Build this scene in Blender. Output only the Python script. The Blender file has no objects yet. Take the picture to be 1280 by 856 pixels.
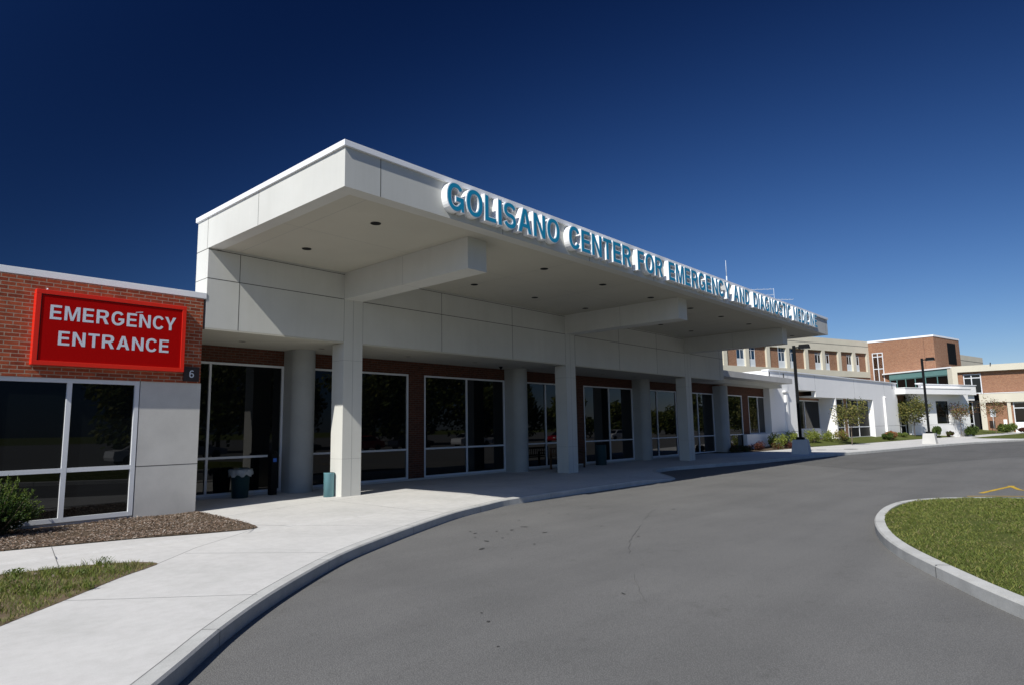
import bpy, bmesh, math, random
from math import radians, sin, cos, pi
from mathutils import Vector, Matrix
random.seed(7)
sc = bpy.context.scene
COL = sc.collection

# ------------------------------------------------------------------ materials
def mat(name, base=(.5, .5, .5), rough=.6, spec=.3, metal=0.0):
    m = bpy.data.materials.new(name); m.use_nodes = True
    b = m.node_tree.nodes['Principled BSDF']
    b.inputs['Base Color'].default_value = (*base, 1)
    b.inputs['Roughness'].default_value = rough
    b.inputs['Specular IOR Level'].default_value = spec
    b.inputs['Metallic'].default_value = metal
    return m
def N(m, t, **kw):
    n = m.node_tree.nodes.new(t)
    for k, v in kw.items():
        if k in n.inputs: n.inputs[k].default_value = v
        else: setattr(n, k, v)
    return n
def L(m, a, b): m.node_tree.links.new(a, b)
def coords(m, uv=False):
    n = N(m, 'ShaderNodeNewGeometry') if not uv else N(m, 'ShaderNodeUVMap')
    return n.outputs['Position'] if not uv else n.outputs['UV']
def ramp(m, src, stops):
    r = N(m, 'ShaderNodeValToRGB'); L(m, src, r.inputs[0])
    e = r.color_ramp.elements
    while len(e) < len(stops): e.new(.5)
    for i, (p, c) in enumerate(stops):
        e[i].position = p; e[i].color = (*c, 1)
    return r.outputs[0]
def noise(m, vec, scale, detail=4, rough=.55):
    n = N(m, 'ShaderNodeTexNoise'); n.inputs['Scale'].default_value = scale
    n.inputs['Detail'].default_value = detail; n.inputs['Roughness'].default_value = rough
    L(m, vec, n.inputs['Vector']); return n.outputs[0]
def mixc(m, f, a, b, mode='MIX'):
    n = N(m, 'ShaderNodeMix', data_type='RGBA', blend_type=mode)
    for s, v in ((n.inputs[0], f), (n.inputs[6], a), (n.inputs[7], b)):
        if isinstance(v, (int, float)): s.default_value = v
        elif isinstance(v, tuple): s.default_value = (*v, 1)
        else: L(m, v, s)
    return n.outputs[2]
def setc(m, out): L(m, out, m.node_tree.nodes['Principled BSDF'].inputs['Base Color'])
def bump(m, h, dist=.01, strength=.5):
    b = N(m, 'ShaderNodeBump'); b.inputs['Distance'].default_value = dist; b.inputs['Strength'].default_value = strength
    L(m, h, b.inputs['Height']); L(m, b.outputs[0], m.node_tree.nodes['Principled BSDF'].inputs['Normal'])
def mottled(name, base, rough=.8, amt=.12, sc1=1.2, sc2=35, spec=.2, bmp=.002):
    m = mat(name, base, rough, spec)
    p = coords(m)
    lo = tuple(c*(1-amt) for c in base); hi = tuple(min(1, c*(1+amt*.7)) for c in base)
    a = ramp(m, noise(m, p, sc1, 5, .6), [(.3, lo), (.7, hi)])
    g = ramp(m, noise(m, p, sc2, 3, .7), [(.3, (1-amt*.5,)*3), (.7, (1, 1, 1))])
    setc(m, mixc(m, 1.0, a, g, 'MULTIPLY'))
    if bmp: bump(m, noise(m, p, sc2, 3, .7), bmp, .5)
    return m
def brick(name, c1, c2, mortar, bw=.235, bh=.074, ms=.0085):
    m = mat(name, c1, .85, .15)
    uv = coords(m, True)
    t = N(m, 'ShaderNodeTexBrick'); L(m, uv, t.inputs['Vector'])
    t.inputs['Scale'].default_value = 1
    t.inputs['Color1'].default_value = (*c1, 1); t.inputs['Color2'].default_value = (*c2, 1)
    t.inputs['Mortar'].default_value = (*mortar, 1)
    t.inputs['Mortar Size'].default_value = ms; t.inputs['Mortar Smooth'].default_value = .15
    t.inputs['Brick Width'].default_value = bw; t.inputs['Row Height'].default_value = bh
    t.inputs['Bias'].default_value = -.1
    g = ramp(m, noise(m, coords(m), 9, 4, .7), [(.3, (.72, .72, .72)), (.7, (1.12, 1.08, 1.05))])
    setc(m, mixc(m, 1.0, t.outputs['Color'], g, 'MULTIPLY'))
    inv = N(m, 'ShaderNodeMath', operation='SUBTRACT'); inv.inputs[0].default_value = 1; L(m, t.outputs['Fac'], inv.inputs[1])
    bump(m, inv.outputs[0], .006, .7)
    return m

M = {}
M['panel'] = mottled('painted_panel', (.60, .60, .555), .65, .05, .8, 60, .25, .0008)
m_ = M['panel']; p_ = coords(m_); mp_ = N(m_, 'ShaderNodeMapping'); mp_.inputs['Scale'].default_value = (4, 4, .25); L(m_, p_, mp_.inputs['Vector'])
st_ = ramp(m_, noise(m_, mp_.outputs[0], 1.0, 5, .7), [(.25, (.955, .955, .945)), (.55, (1, 1, 1))])
b0 = m_.node_tree.nodes['Principled BSDF'].inputs['Base Color']; src_ = b0.links[0].from_socket; setc(m_, mixc(m_, 1, src_, st_, 'MULTIPLY'))
M['joint2'] = mat('fine_joint', (.36, .36, .34), .9, .1)
M['dryearth'] = mottled('dry_earth', (.17, .13, .085), .95, .3, 5, 60, .05, .01)
M['dglass'] = mat('matt_dark_glass', (.004, .005, .006), .06, .12)
M['joint'] = mat('panel_joint_and_shadow', (.12, .12, .11), .9, .1)
M['soffit'] = mottled('soffit_board', (.52, .50, .42), .8, .05, .6, 40, .15, .0006)
M['coping'] = mat('coping_metal', (.86, .87, .88), .35, .5)
M['precast'] = mottled('precast_concrete', (.56, .55, .515), .85, .09, 1.5, 45, .15, .0015)
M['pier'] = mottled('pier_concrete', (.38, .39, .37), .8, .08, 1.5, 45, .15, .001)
M['brick'] = brick('red_brick', (.40, .095, .042), (.22, .048, .025), (.36, .28, .21))
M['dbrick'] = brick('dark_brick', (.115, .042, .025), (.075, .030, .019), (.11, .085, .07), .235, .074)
M['obrick'] = brick('orange_brick', (.34, .175, .10), (.255, .115, .068), (.36, .28, .21), .25, .09)
M['frame'] = mat('white_frame', (.66, .68, .70), .4, .4)
M['glass'] = mat('dark_glass', (.0035, .0045, .005), .012, .46)
M['skyglass'] = mat('sky_reflection_glass', (.02, .05, .09), .03, .6)  # blue base colour paints the sky's reflection into the panes
M['teal'] = mottled('teal_panel', (.13, .26, .25), .4, .06, 1, 20, .4, 0)
M['wpaint'] = mottled('white_stucco', (.88, .875, .85), .8, .025, .7, 50, .2, .001)
M['cream'] = mottled('cream_concrete', (.62, .58, .47), .8, .06, .5, 30, .2, .001)
M['black'] = mat('black_metal', (.006, .007, .008), .7, .12)
M['dark'] = mat('dark_recess', (.01, .01, .01), .6, .2)
M['red'] = mat('red_sign_face', (.40, .001, .001), .6, .08)
M['redrim'] = mat('red_sign_rim', (.72, .022, .008), .35, .5)
M['lettw'] = mat('sign_letter_grey', (.62, .67, .74), .5, .3)
M['letter_white'] = mat('letter_return_white', (.90, .91, .91), .4, .4)
M['letter_blue'] = mat('letter_face_blue', (.015, .30, .50), .4, .35)
M['plate'] = mat('number_plate', (.035, .028, .03), .5, .3)
M['tealcan'] = mottled('teal_metal', (.16, .34, .38), .45, .1, 3, 30, .4, 0)
M['greencan'] = mat('green_plastic', (.02, .05, .055), .6, .2)
M['bag'] = mat('bin_liner', (.30, .33, .34), .4, .4)
M['wood'] = mottled('bench_wood', (.10, .055, .03), .7, .25, 6, 60, .2, 0)
M['blue'] = mat('blue_button', (.02, .12, .5), .4, .4)
M['bark'] = mottled('bark', (.16, .13, .10), .9, .25, 8, 60, .1, .004)
M['yellow'] = mottled('yellow_paint', (.55, .36, .04), .7, .3, 3, 25, .2, 0)
M['signw'] = mat('sign_white', (.62, .66, .68), .5, .3)
M['rubber'] = mat('rubber', (.02, .02, .02), .8, .2)
M['soil'] = mottled('soil', (.11, .085, .06), .95, .35, 4, 40, .05, .01)
for i, c in enumerate([(.22, .155, .11), (.14, .095, .065), (.36, .31, .26), (.09, .065, .05), (.27, .22, .18)]):
    M['chip%d' % i] = mat('wood_chip_%d' % i, c, .9, .1)

# concrete pavement with score lines worked in as geometry; slight stains here
m = mat('walk_concrete', (.5, .49, .46), .85, .15); p = coords(m)
a = ramp(m, noise(m, p, .55, 6, .65), [(.28, (.50, .495, .465)), (.5, (.575, .565, .535)), (.75, (.625, .615, .58))])
b_ = ramp(m, noise(m, p, 6, 5, .7), [(.25, (.88, .88, .87)), (.6, (1, 1, 1))])
c_ = ramp(m, noise(m, p, 90, 2, .8), [(.3, (.93, .93, .93)), (.7, (1.03, 1.03, 1.03))])
setc(m, mixc(m, 1, mixc(m, 1, a, b_, 'MULTIPLY'), c_, 'MULTIPLY')); bump(m, noise(m, p, 120, 2, .8), .002, .5)
M['walk'] = m
M['score'] = mat('score_line', (.20, .20, .19), .95, .1)
m = mat('kerb_concrete', (.5, .5, .48), .85, .15); p = coords(m)
a = ramp(m, noise(m, p, 2.2, 6, .7), [(.25, (.40, .40, .375)), (.7, (.56, .56, .53))])
c_ = ramp(m, noise(m, p, 70, 3, .8), [(.3, (.85, .85, .85)), (.65, (1.02, 1.02, 1.02))])
setc(m, mixc(m, 1, a, c_, 'MULTIPLY')); bump(m, noise(m, p, 60, 3, .8), .004, .5)
M['kerb'] = m
# asphalt
def asphalt(name, k=1.0):
    m = mat(name, (.12, .12, .12), .9, .25); p = coords(m)
    a = ramp(m, noise(m, p, .35, 6, .6), [(.3, (.138*k, .137*k, .131*k)), (.5, (.156*k, .154*k, .147*k)), (.72, (.172*k, .170*k, .161*k))])
    mp = N(m, 'ShaderNodeMapping'); mp.inputs['Rotation'].default_value = (0, 0, radians(-6)); mp.inputs['Scale'].default_value = (.12, 1.1, 1)
    L(m, p, mp.inputs['Vector'])
    b_ = ramp(m, noise(m, mp.outputs[0], 1.0, 4, .6), [(.35, (.92, .92, .92)), (.62, (1.03, 1.03, 1.03))])
    v = N(m, 'ShaderNodeTexVoronoi'); v.inputs['Scale'].default_value = 85; L(m, p, v.inputs['Vector'])
    g = ramp(m, v.outputs['Distance'], [(.1, (1.28, 1.28, 1.27)), (.55, (.80, .80, .80))])
    f = ramp(m, noise(m, p, 200, 2, .8), [(.35, (.82, .82, .82)), (.65, (1.18, 1.18, 1.18))])
    s = ramp(m, noise(m, p, 2.6, 4, .75), [(.30, (.80, .80, .79)), (.40, (1, 1, 1))])
    x = mixc(m, 1, a, b_, 'MULTIPLY'); x = mixc(m, 1, x, g, 'MULTIPLY'); x = mixc(m, 1, x, f, 'MULTIPLY'); x = mixc(m, .6, x, s, 'MULTIPLY')
    setc(m, x); bump(m, v.outputs['Distance'], .004, .6)
    return m
M['asphalt'] = asphalt('asphalt_aged', 1.0)
M['asphalt2'] = asphalt('asphalt_darker', .82)
M['stain'] = mat('oil_stain', (.055, .054, .052), .8, .2)
M['crack'] = mat('asphalt_crack', (.118, .116, .112), .9, .1)
# grass soil underlay and blades
m = mat('turf', (.08, .11, .03), .95, .1); p = coords(m)
a = ramp(m, noise(m, p, 1.6, 6, .7), [(.28, (.20, .17, .09)), (.42, (.11, .125, .035)), (.7, (.085, .11, .028))])
b_ = ramp(m, noise(m, p, 40, 4, .8), [(.3, (.5, .5, .5)), (.7, (1.25, 1.25, 1.2))])
setc(m, mixc(m, 1, a, b_, 'MULTIPLY')); bump(m, noise(m, p, 30, 4, .8), .03, .8)
M['turf'] = m
def leafmat(name, c, tr=.25):
    m = mat(name, c, .55, .25)
    b = m.node_tree.nodes['Principled BSDF']
    t = N(m, 'ShaderNodeBsdfTranslucent'); t.inputs['Color'].default_value = (min(1, c[0]*1.5), min(1, c[1]*1.5), c[2], 1)
    mx = N(m, 'ShaderNodeMixShader'); mx.inputs[0].default_value = tr
    L(m, b.outputs[0], mx.inputs[1]); L(m, t.outputs[0], mx.inputs[2])
    L(m, mx.outputs[0], m.node_tree.nodes['Material Output'].inputs['Surface'])
    return m
M['gr0'] = leafmat('blade_green', (.15, .185, .038)); M['gr1'] = leafmat('blade_yellow_green', (.26, .26, .07))
M['gr2'] = leafmat('blade_dark', (.09, .125, .026)); M['gr3'] = leafmat('blade_straw', (.27, .22, .11))
M['lf0'] = leafmat('leaf_olive', (.13, .14, .04)); M['lf1'] = leafmat('leaf_yellow', (.23, .20, .06)); M['lf2'] = leafmat('leaf_dark', (.06, .075, .022))
M['yg0'] = leafmat('shrub_yellow_green', (.24, .27, .055)); M['yg1'] = leafmat('shrub_green', (.15, .185, .038))
M['gd0'] = leafmat('shrub_deep_green', (.045, .075, .015)); M['gd1'] = leafmat('shrub_mid_green', (.08, .12, .025))
M['rd0'] = leafmat('shrub_wine', (.07, .025, .02)); M['rd1'] = leafmat('shrub_brown_red', (.13, .05, .03))
M['or0'] = leafmat('shrub_orange', (.30, .11, .035)); M['or1'] = leafmat('shrub_tan', (.22, .13, .06))
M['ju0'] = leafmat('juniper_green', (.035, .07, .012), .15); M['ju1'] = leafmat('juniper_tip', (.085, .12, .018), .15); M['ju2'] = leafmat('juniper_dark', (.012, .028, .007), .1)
M['tr0'] = leafmat('tree_green', (.10, .13, .03)); M['tr1'] = leafmat('tree_light', (.20, .20, .04)); M['tr2'] = leafmat('tree_dark', (.045, .065, .018))
M['carw'] = mat('car_white', (.7, .7, .7), .25, .5); M['cars'] = mat('car_silver', (.35, .36, .38), .25, .6, .3)
M['carr'] = mat('car_red', (.35, .01, .015), .25, .5); M['carb'] = mat('car_dark', (.03, .035, .05), .25, .5)

# ------------------------------------------------------------------ mesh builder
class MB:
    def __init__(s, fr=None): s.v = []; s.f = []; s.m = []; s.uv = []; s.fr = fr; s.sm = []
    def face(s, pts, m=0, uvs=None, smooth=False):
        i = len(s.v); s.v += [tuple(p) for p in pts]; s.f.append(list(range(i, i+len(pts)))); s.m.append(m); s.sm.append(smooth)
        if uvs is None:
            a = Vector(pts[1])-Vector(pts[0]); b = Vector(pts[2])-Vector(pts[0]); n = a.cross(b)
            if n.length > 0: n.normalize()
            if abs(n.z) > .7: uvs = [(p[0], p[1]) for p in pts]
            else:
                t = Vector((-n.y, n.x, 0)); t = t.normalized() if t.length > 0 else Vector((1, 0, 0))
                if abs(t.x) > abs(t.y):
                    if t.x < 0: t = -t
                elif t.y < 0: t = -t
                uvs = [(p[0]*t.x+p[1]*t.y, p[2]) for p in pts]
        s.uv += uvs
    def box(s, x0, x1, y0, y1, z0, z1, m=0):
        P = [(x0, y0), (x1, y0), (x1, y1), (x0, y1)]; s.prism(P, z0, z1, m)
    def prism(s, P, z0, z1, m=0, P1=None, mt=None):
        P1 = P1 or P; n = len(P); z0f = z0 if callable(z0) else (lambda x, y: z0)
        for i in range(n):
            a, b = P[i], P[(i+1) % n]; c, d = P1[(i+1) % n], P1[i]
            s.face([(a[0], a[1], z0f(*a)), (b[0], b[1], z0f(*b)), (c[0], c[1], z1), (d[0], d[1], z1)], m)
        s.face([(p[0], p[1], z1) for p in P1], m if mt is None else mt)
        s.face([(p[0], p[1], z0f(*p)) for p in reversed(P)], m)
    def tube(s, a, b, r0, r1=None, n=8, m=0, caps=True):
        a = Vector(a); b = Vector(b); r1 = r0 if r1 is None else r1
        d = (b-a).normalized(); u = d.orthogonal().normalized(); w = d.cross(u)
        A = [a+(u*cos(2*pi*i/n)+w*sin(2*pi*i/n))*r0 for i in range(n)]
        B = [b+(u*cos(2*pi*i/n)+w*sin(2*pi*i/n))*r1 for i in range(n)]
        for i in range(n): j = (i+1) % n; s.face([A[i], A[j], B[j], B[i]], m, smooth=n > 6)
        if caps: s.face(B, m); s.face(list(reversed(A)), m)
    def lathe(s, c, prof, n=20, m=0):
        for (r0, z0), (r1, z1) in zip(prof, prof[1:]):
            for i in range(n):
                a, b = 2*pi*i/n, 2*pi*(i+1)/n
                q = [(c[0]+r0*cos(a), c[1]+r0*sin(a), c[2]+z0), (c[0]+r0*cos(b), c[1]+r0*sin(b), c[2]+z0),
                     (c[0]+r1*cos(b), c[1]+r1*sin(b), c[2]+z1), (c[0]+r1*cos(a), c[1]+r1*sin(a), c[2]+z1)]
                if r0 < 1e-5: q = q[1:]
                elif r1 < 1e-5: q = q[:3]
                s.face(q, m, smooth=True)
    def build(s, name, mats, parent=None, loc=None, bevel=0):
        me = bpy.data.meshes.new(name)
        V = s.v
        if s.fr:
            (ox, oy), an = s.fr; c, d = cos(an), sin(an)
            V = [(ox+x*c-y*d, oy+x*d+y*c, z) for x, y, z in V]
        o = bpy.data.objects.new(name, me); COL.objects.link(o)
        if parent is not None and loc is None and parent.get('_w'):
            L0 = parent['_w']; V = [(x-L0[0], y-L0[1], z-L0[2]) for x, y, z in V]
        elif loc is not None:
            V = [(x-loc[0], y-loc[1], z-loc[2]) for x, y, z in V]; o.location = loc
            if parent is not None and parent.get('_w'): o.location = Vector(loc)-Vector(parent['_w'])
        o['_w'] = list(parent['_w']) if (parent is not None and loc is None and parent.get('_w')) else list(loc or (0, 0, 0))
        me.from_pydata(V, [], s.f)
        for k in (mats if isinstance(mats, (list, tuple)) else [mats]): me.materials.append(M[k])
        me.polygons.foreach_set('material_index', s.m)
        me.polygons.foreach_set('use_smooth', s.sm)
        u = me.uv_layers.new(name='UVMap')
        flat = [c for t in s.uv for c in t]; u.data.foreach_set('uv', flat)
        if parent is not None: o.parent = parent
        if bevel:
            bm = bmesh.new(); bm.from_mesh(me); bmesh.ops.remove_doubles(bm, verts=bm.verts, dist=1e-5)
            ed = [e for e in bm.edges if len(e.link_faces) == 2 and e.calc_face_angle(0) > .5]
            bmesh.ops.bevel(bm, geom=ed, offset=bevel, segments=2, affect='EDGES', profile=.6)
            bm.to_mesh(me); bm.free()
        elif any(s.sm):
            bm = bmesh.new(); bm.from_mesh(me); bmesh.ops.remove_doubles(bm, verts=bm.verts, dist=1e-5); bm.to_mesh(me); bm.free()
        me.update(); return o
def thing(name, label, cat, loc=(0, 0, 0), group=None):
    o = bpy.data.objects.new(name, None); COL.objects.link(o); o.location = loc; o['_w'] = list(loc)
    o.empty_display_size = .2
    o['label'] = label; o['category'] = cat
    if group: o['group'] = group
    return o
def tag(o, label, cat, group=None, kind=None):
    if kind: o['kind'] = kind
    if label: o['label'] = label
    if cat: o['category'] = cat
    if group: o['group'] = group
    return o
def struct(o, label=None): o['kind'] = 'structure'; return o
def copy_thing(src, loc, rot=0, scale=1, label=None, group=None):
    def rec(o, par):
        c = o.copy(); COL.objects.link(c)
        if par: c.parent = par
        for ch in list(o.children): rec(ch, c)
        return c
    r = rec(src, None); r.location = loc; r.rotation_euler = (0, 0, rot); r.scale = (scale,)*3
    if label: r['label'] = label
    if group: r['group'] = group
    return r
def smooth_poly(P, n=6, closed=False):
    out = []; N_ = len(P)
    rng = range(N_) if closed else range(N_-1)
    for i in rng:
        g = lambda k: Vector(P[k % N_]) if closed else Vector(P[max(0, min(N_-1, k))])
        p0, p1, p2, p3 = g(i-1), g(i), g(i+1), g(i+2)
        for j in range(n):
            t = j/n
            out.append(tuple(.5*((2*p1)+(-p0+p2)*t+(2*p0-5*p1+4*p2-p3)*t*t+(-p0+3*p1-3*p2+p3)*t**3)))
    if not closed: out.append(tuple(P[-1]))
    return out
def offset_poly(P, d, closed=False):
    out = []; n = len(P)
    for i in range(n):
        a = Vector(P[i-1] if (i or closed) else P[i]); b = Vector(P[(i+1) % n] if (i < n-1 or closed) else P[i])
        t = (b-a); t = t.normalized() if t.length else Vector((1, 0)); nn = Vector((-t.y, t.x))
        out.append((P[i][0]+nn.x*d, P[i][1]+nn.y*d))
    return out
def inside(pt, P):
    x, y = pt; r = False; n = len(P)
    for i in range(n):
        x1, y1 = P[i]; x2, y2 = P[i-1]
        if (y1 > y) != (y2 > y) and x < (x2-x1)*(y-y1)/(y2-y1)+x1: r = not r
    return r
def fill_poly(mb, P, z, m=0):
    """triangulated flat polygon (may be concave); z is a number or z(x, y)"""
    from mathutils.geometry import tessellate_polygon
    zf = z if callable(z) else (lambda x, y: z)
    tr = tessellate_polygon([[Vector((p[0], p[1], 0)) for p in P]])
    for t in tr:
        q = [P[i] for i in t]
        if (q[1][0]-q[0][0])*(q[2][1]-q[0][1])-(q[1][1]-q[0][1])*(q[2][0]-q[0][0]) < 0: q.reverse()
        mb.face([(x, y, zf(x, y)) for x, y in q], m)
def strip(mb, P, w, z, m=0):
    A = offset_poly(P, w/2); B = offset_poly(P, -w/2)
    for i in range(len(P)-1):
        mb.face([(*B[i], z), (*B[i+1], z), (*A[i+1], z), (*A[i], z)], m)
def window(parent, x0, x1, z0, z1, y, mulls=(), trans=(), fw=.065, dep=.11, glass='glass', fr=None, name='window', frame='frame', dz=.05):
    """window part; frame and panes are its sub-parts. y = outer face, y grows inwards"""
    f = MB(fr)
    f.box(x0, x0+fw, y, y+dep, z0, z1); f.box(x1-fw, x1, y, y+dep, z0, z1)
    f.box(x0+fw, x1-fw, y+.001, y+dep, z1-fw, z1); f.box(x0+fw, x1-fw, y+.001, y+dep, z0, z0+fw)
    xs = [x0+fw]+sum([[mm-fw/2, mm+fw/2] for mm in mulls], [])+[x1-fw]
    for mm in mulls: f.box(mm-fw/2, mm+fw/2, y+.002, y+dep, z0+fw, z1-fw)
    for t in trans:
        for i in range(0, len(xs), 2): f.box(xs[i], xs[i+1], y+.004, y+dep, t-fw/2, t+fw/2)
    fo = f.build(name, frame, parent)
    zs = [z0+fw]+sum([[t-fw/2, t+fw/2] for t in trans], [])+[z1-fw]
    for i in range(0, len(xs), 2):
        for j in range(0, len(zs), 2):
            g = MB(fr); g.box(xs[i]-.004, xs[i+1]+.004, y+dz, y+dz+.012, zs[j]-.004, zs[j+1]+.004); g.build('pane', glass, fo)
    return fo

CAMP = dict(f=808.3248, yaw=0.729089, pitch=0.131600, roll=-0.017663, loc=(-6.2062, -9.4245, 1.7))
SKYP = dict(pol=.87, tint=(.62, .86, 1.25), str=.11, exp=0.14, k=1.02)
# ------------------------------------------------------------------ camera, light, sky
cam = bpy.data.cameras.new('camera'); co = bpy.data.objects.new('camera', cam); COL.objects.link(co)
yw, pt, rl = CAMP['yaw'], CAMP['pitch'], CAMP['roll']
F_ = Vector((cos(yw)*cos(pt), sin(yw)*cos(pt), sin(pt))); R_ = Vector((sin(yw), -cos(yw), 0)); U_ = R_.cross(F_)
R2 = R_*cos(rl)+U_*sin(rl); U2 = -R_*sin(rl)+U_*cos(rl)
mw = Matrix((R2, U2, -F_)).transposed().to_4x4(); mw.translation = Vector(CAMP['loc']); co.matrix_world = mw
cam.lens = CAMP['f']/1280*36; cam.sensor_width = 36; cam.clip_end = 3000; cam.clip_start = .05
sc.camera = co
SUN = Vector((1.03, .229, -1)).normalized()          # direction the sunlight travels
sl = bpy.data.lights.new('sun', 'SUN'); sl.energy = 4.8; sl.angle = radians(.53); sl.color = (1, .965, .90)
so = bpy.data.objects.new('sun', sl); COL.objects.link(so); so.rotation_euler = SUN.to_track_quat('-Z', 'Y').to_euler(); so.location = (-30, -10, 40)
el = math.asin(-SUN.z); az = math.atan2(-SUN.x, -SUN.y)
w = bpy.data.worlds.new('World'); sc.world = w; w.use_nodes = True; nt = w.node_tree
bg = nt.nodes['Background']; sky = nt.nodes.new('ShaderNodeTexSky'); sky.sky_type = 'NISHITA'; sky.sun_disc = False
sky.sun_elevation = el; sky.sun_rotation = az; sky.altitude = 200; sky.air_density = 1.0; sky.dust_density = .25; sky.ozone_density = 2.5
def wn(t, **k):
    n = nt.nodes.new(t)
    for a, b in k.items(): setattr(n, a, b)
    return n
tc = wn('ShaderNodeTexCoord'); dot = wn('ShaderNodeVectorMath', operation='DOT_PRODUCT')
nt.links.new(tc.outputs['Generated'], dot.inputs[0]); dot.inputs[1].default_value = tuple(-SUN)
def mth(op, a, b=None):
    n = wn('ShaderNodeMath', operation=op)
    for i, v in enumerate((a, b)):
        if v is None: continue
        if isinstance(v, (int, float)): n.inputs[i].default_value = v
        else: nt.links.new(v, n.inputs[i])
    return n.outputs[0]
c2 = mth('MULTIPLY', dot.outputs['Value'], dot.outputs['Value'])
pol = mth('DIVIDE', mth('SUBTRACT', 1, c2), mth('ADD', 1, c2))       # degree of polarisation of clear sky light
fac = mth('SUBTRACT', 1, mth('MULTIPLY', pol, SKYP['pol']))
tint = wn('ShaderNodeMix', data_type='RGBA', blend_type='MULTIPLY'); tint.inputs[0].default_value = 1
nt.links.new(sky.outputs[0], tint.inputs[6]); tint.inputs[7].default_value = (*SKYP['tint'], 1)
vs = wn('ShaderNodeVectorMath', operation='SCALE'); nt.links.new(tint.outputs[2], vs.inputs[0]); nt.links.new(fac, vs.inputs['Scale'])
# film response of the polarised sky: deep blue overhead, pale towards the horizon opposite the sun
S_ = SKYP['str']; sp = wn('ShaderNodeSeparateColor'); nt.links.new(vs.outputs[0], sp.inputs[0]); cb = wn('ShaderNodeCombineColor')
for i, (a_, p_) in enumerate(((1.83, 1.38), (1.05, 1.17), (.81, .95))):
    v_ = mth('POWER', mth('MAXIMUM', mth('MULTIPLY', sp.outputs[i], S_), 0.0), p_); nt.links.new(mth('MULTIPLY', v_, a_/S_*SKYP['k']), cb.inputs[i])
nt.links.new(cb.outputs[0], bg.inputs['Color']); bg.inputs['Strength'].default_value = S_
vsn = sc.view_settings; vsn.view_transform = 'Standard'; vsn.look = 'None'; vsn.gamma = 1; vsn.exposure = SKYP['exp']; vsn.use_curve_mapping = False
sc.cycles.max_bounces = 6; sc.cycles.diffuse_bounces = 2; sc.cycles.glossy_bounces = 3; sc.cycles.use_denoising = True

# ------------------------------------------------------------------ main entrance building
D, WB, H1, HB, H0, HT = 5.50, .64, 5.965, 5.254, 4.10, 6.81
LC, LB, RW = 27.75, 27.82, 8.24
CW, CD = .60, .54; CX = (3.68, 13.58, 23.34)
eb = thing('entrance_building', 'pale panelled hospital entrance block with deep flat canopy on square columns', 'building', (0, 8.2, 0))
f = MB(); th = .30
# fascia: four butted slabs
f.box(0, LC, 0, th, H1, 6.70); f.box(0, th, th, D+WB, H1, 6.70); f.box(LC-th, LC, th, D+WB, H1, 6.70)
for x in [.77+3.33*i for i in range(9)]: f.box(x-.008, x+.008, -.0015, .01, H1+.004, 6.70, 1)
for y in (3.15, 5.58): f.box(-.0015, .01, y-.007, y+.007, H1+.004, 6.70, 1)
f.build('canopy_fascia', ['panel', 'joint'], eb)
f = MB(); e = .045
f.box(-e, LC+e, -e, .33, 6.70, HT); f.box(-e, .33, .33, D+WB+e, 6.70, HT); f.box(LC-.33, LC+e, .33, D+WB+e, 6.70, HT)
f.box(.33, LC-.33, D+WB-.2, D+WB+e, 6.70, HT)
f.build('coping', 'coping', eb, bevel=.006)
f = MB(); f.box(.33, LC-.33, .33, D+WB-.2, 6.55, 6.62); f.build('roof', 'precast', eb)
f = MB()
f.box(th+.012, LC-th-.012, th+.012, D-.015, H1+.02, H1+.09)
for x in [CX[0]+.3+3.27*i for i in range(-1, 8)]: f.box(x-.004, x+.004, th+.02, D-.02, H1+.0185, H1+.025, 1)
f.box(th+.02, LC-th-.02, 2.7, 2.708, H1+.0187, H1+.025, 1)
f.build('canopy_soffit', ['soffit', 'joint2'], eb)
f = MB(); f.box(0, LB, D, D+WB, H0, H1-.02); f.box(.3, LC-.3, D, D+.3, H1-.02, 6.5)
f.box(0, LB, D-.0015, D+.01, HB-.009, HB+.009, 1); f.box(0, LB, D-.004, D+.01, H1-.035, H1-.02, 1)  # upper dark strip paints the shadow line at the top of the band
f.box(-.0015, .01, D, D+WB, HB-.007, HB+.007, 1); f.box(-.0015, .01, D, D+WB, H1-.02, H1-.001, 1)
f.box(0, .2, D, D+WB, H1-.02, H1, 0)
for x in (.76, 3.68, 4.28, 7.22, 10.53, 13.58, 14.19, 17.38, 20.6, 23.34, 23.94, 27.36): f.box(x-.008, x+.008, D-.002, D+.01, H0, HB-.01, 1)
for x in (.76, 7.22, 10.53, 17.38, 20.6, 27.36): f.box(x-.008, x+.008, D-.002, D+.01, HB+.01, H1-.03, 1)
f.build('wall_band', ['panel', 'joint'], eb)
f = MB(); f.box(-.0, LB, D+.001, D+.12, H0-.04, H0); f.box(0, LB, D+.12, RW+.1, H0-.025, H0+.2)
f.build('walkway_soffit', ['soffit'], eb)
for c in CX:
    f = MB(); f.box(c, c+CW, D-.003, D+CD, 0, H0-.04); o = None
    for z in (.98, 3.60): 
        f.box(c-.0012, c+CW+.0012, D-.0042, D+CD, z-.004, z+.004, 1)
    f.box(c+.285, c+.297, D-.0045, D, .01, HB, 1)
    f.box(c, c+CW, D-.003, D+.02, H0-.04, HB)
    f.build('column', ['panel', 'joint2'], eb)
    f = MB(); f.box(c, c+CW, .69, D-.001, HB, H1+.018); f.box(c-.001, c+CW+.001, 3.0, 3.01, HB-.001, H1, 1); f.build('beam', ['panel', 'joint2'], eb)
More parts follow.
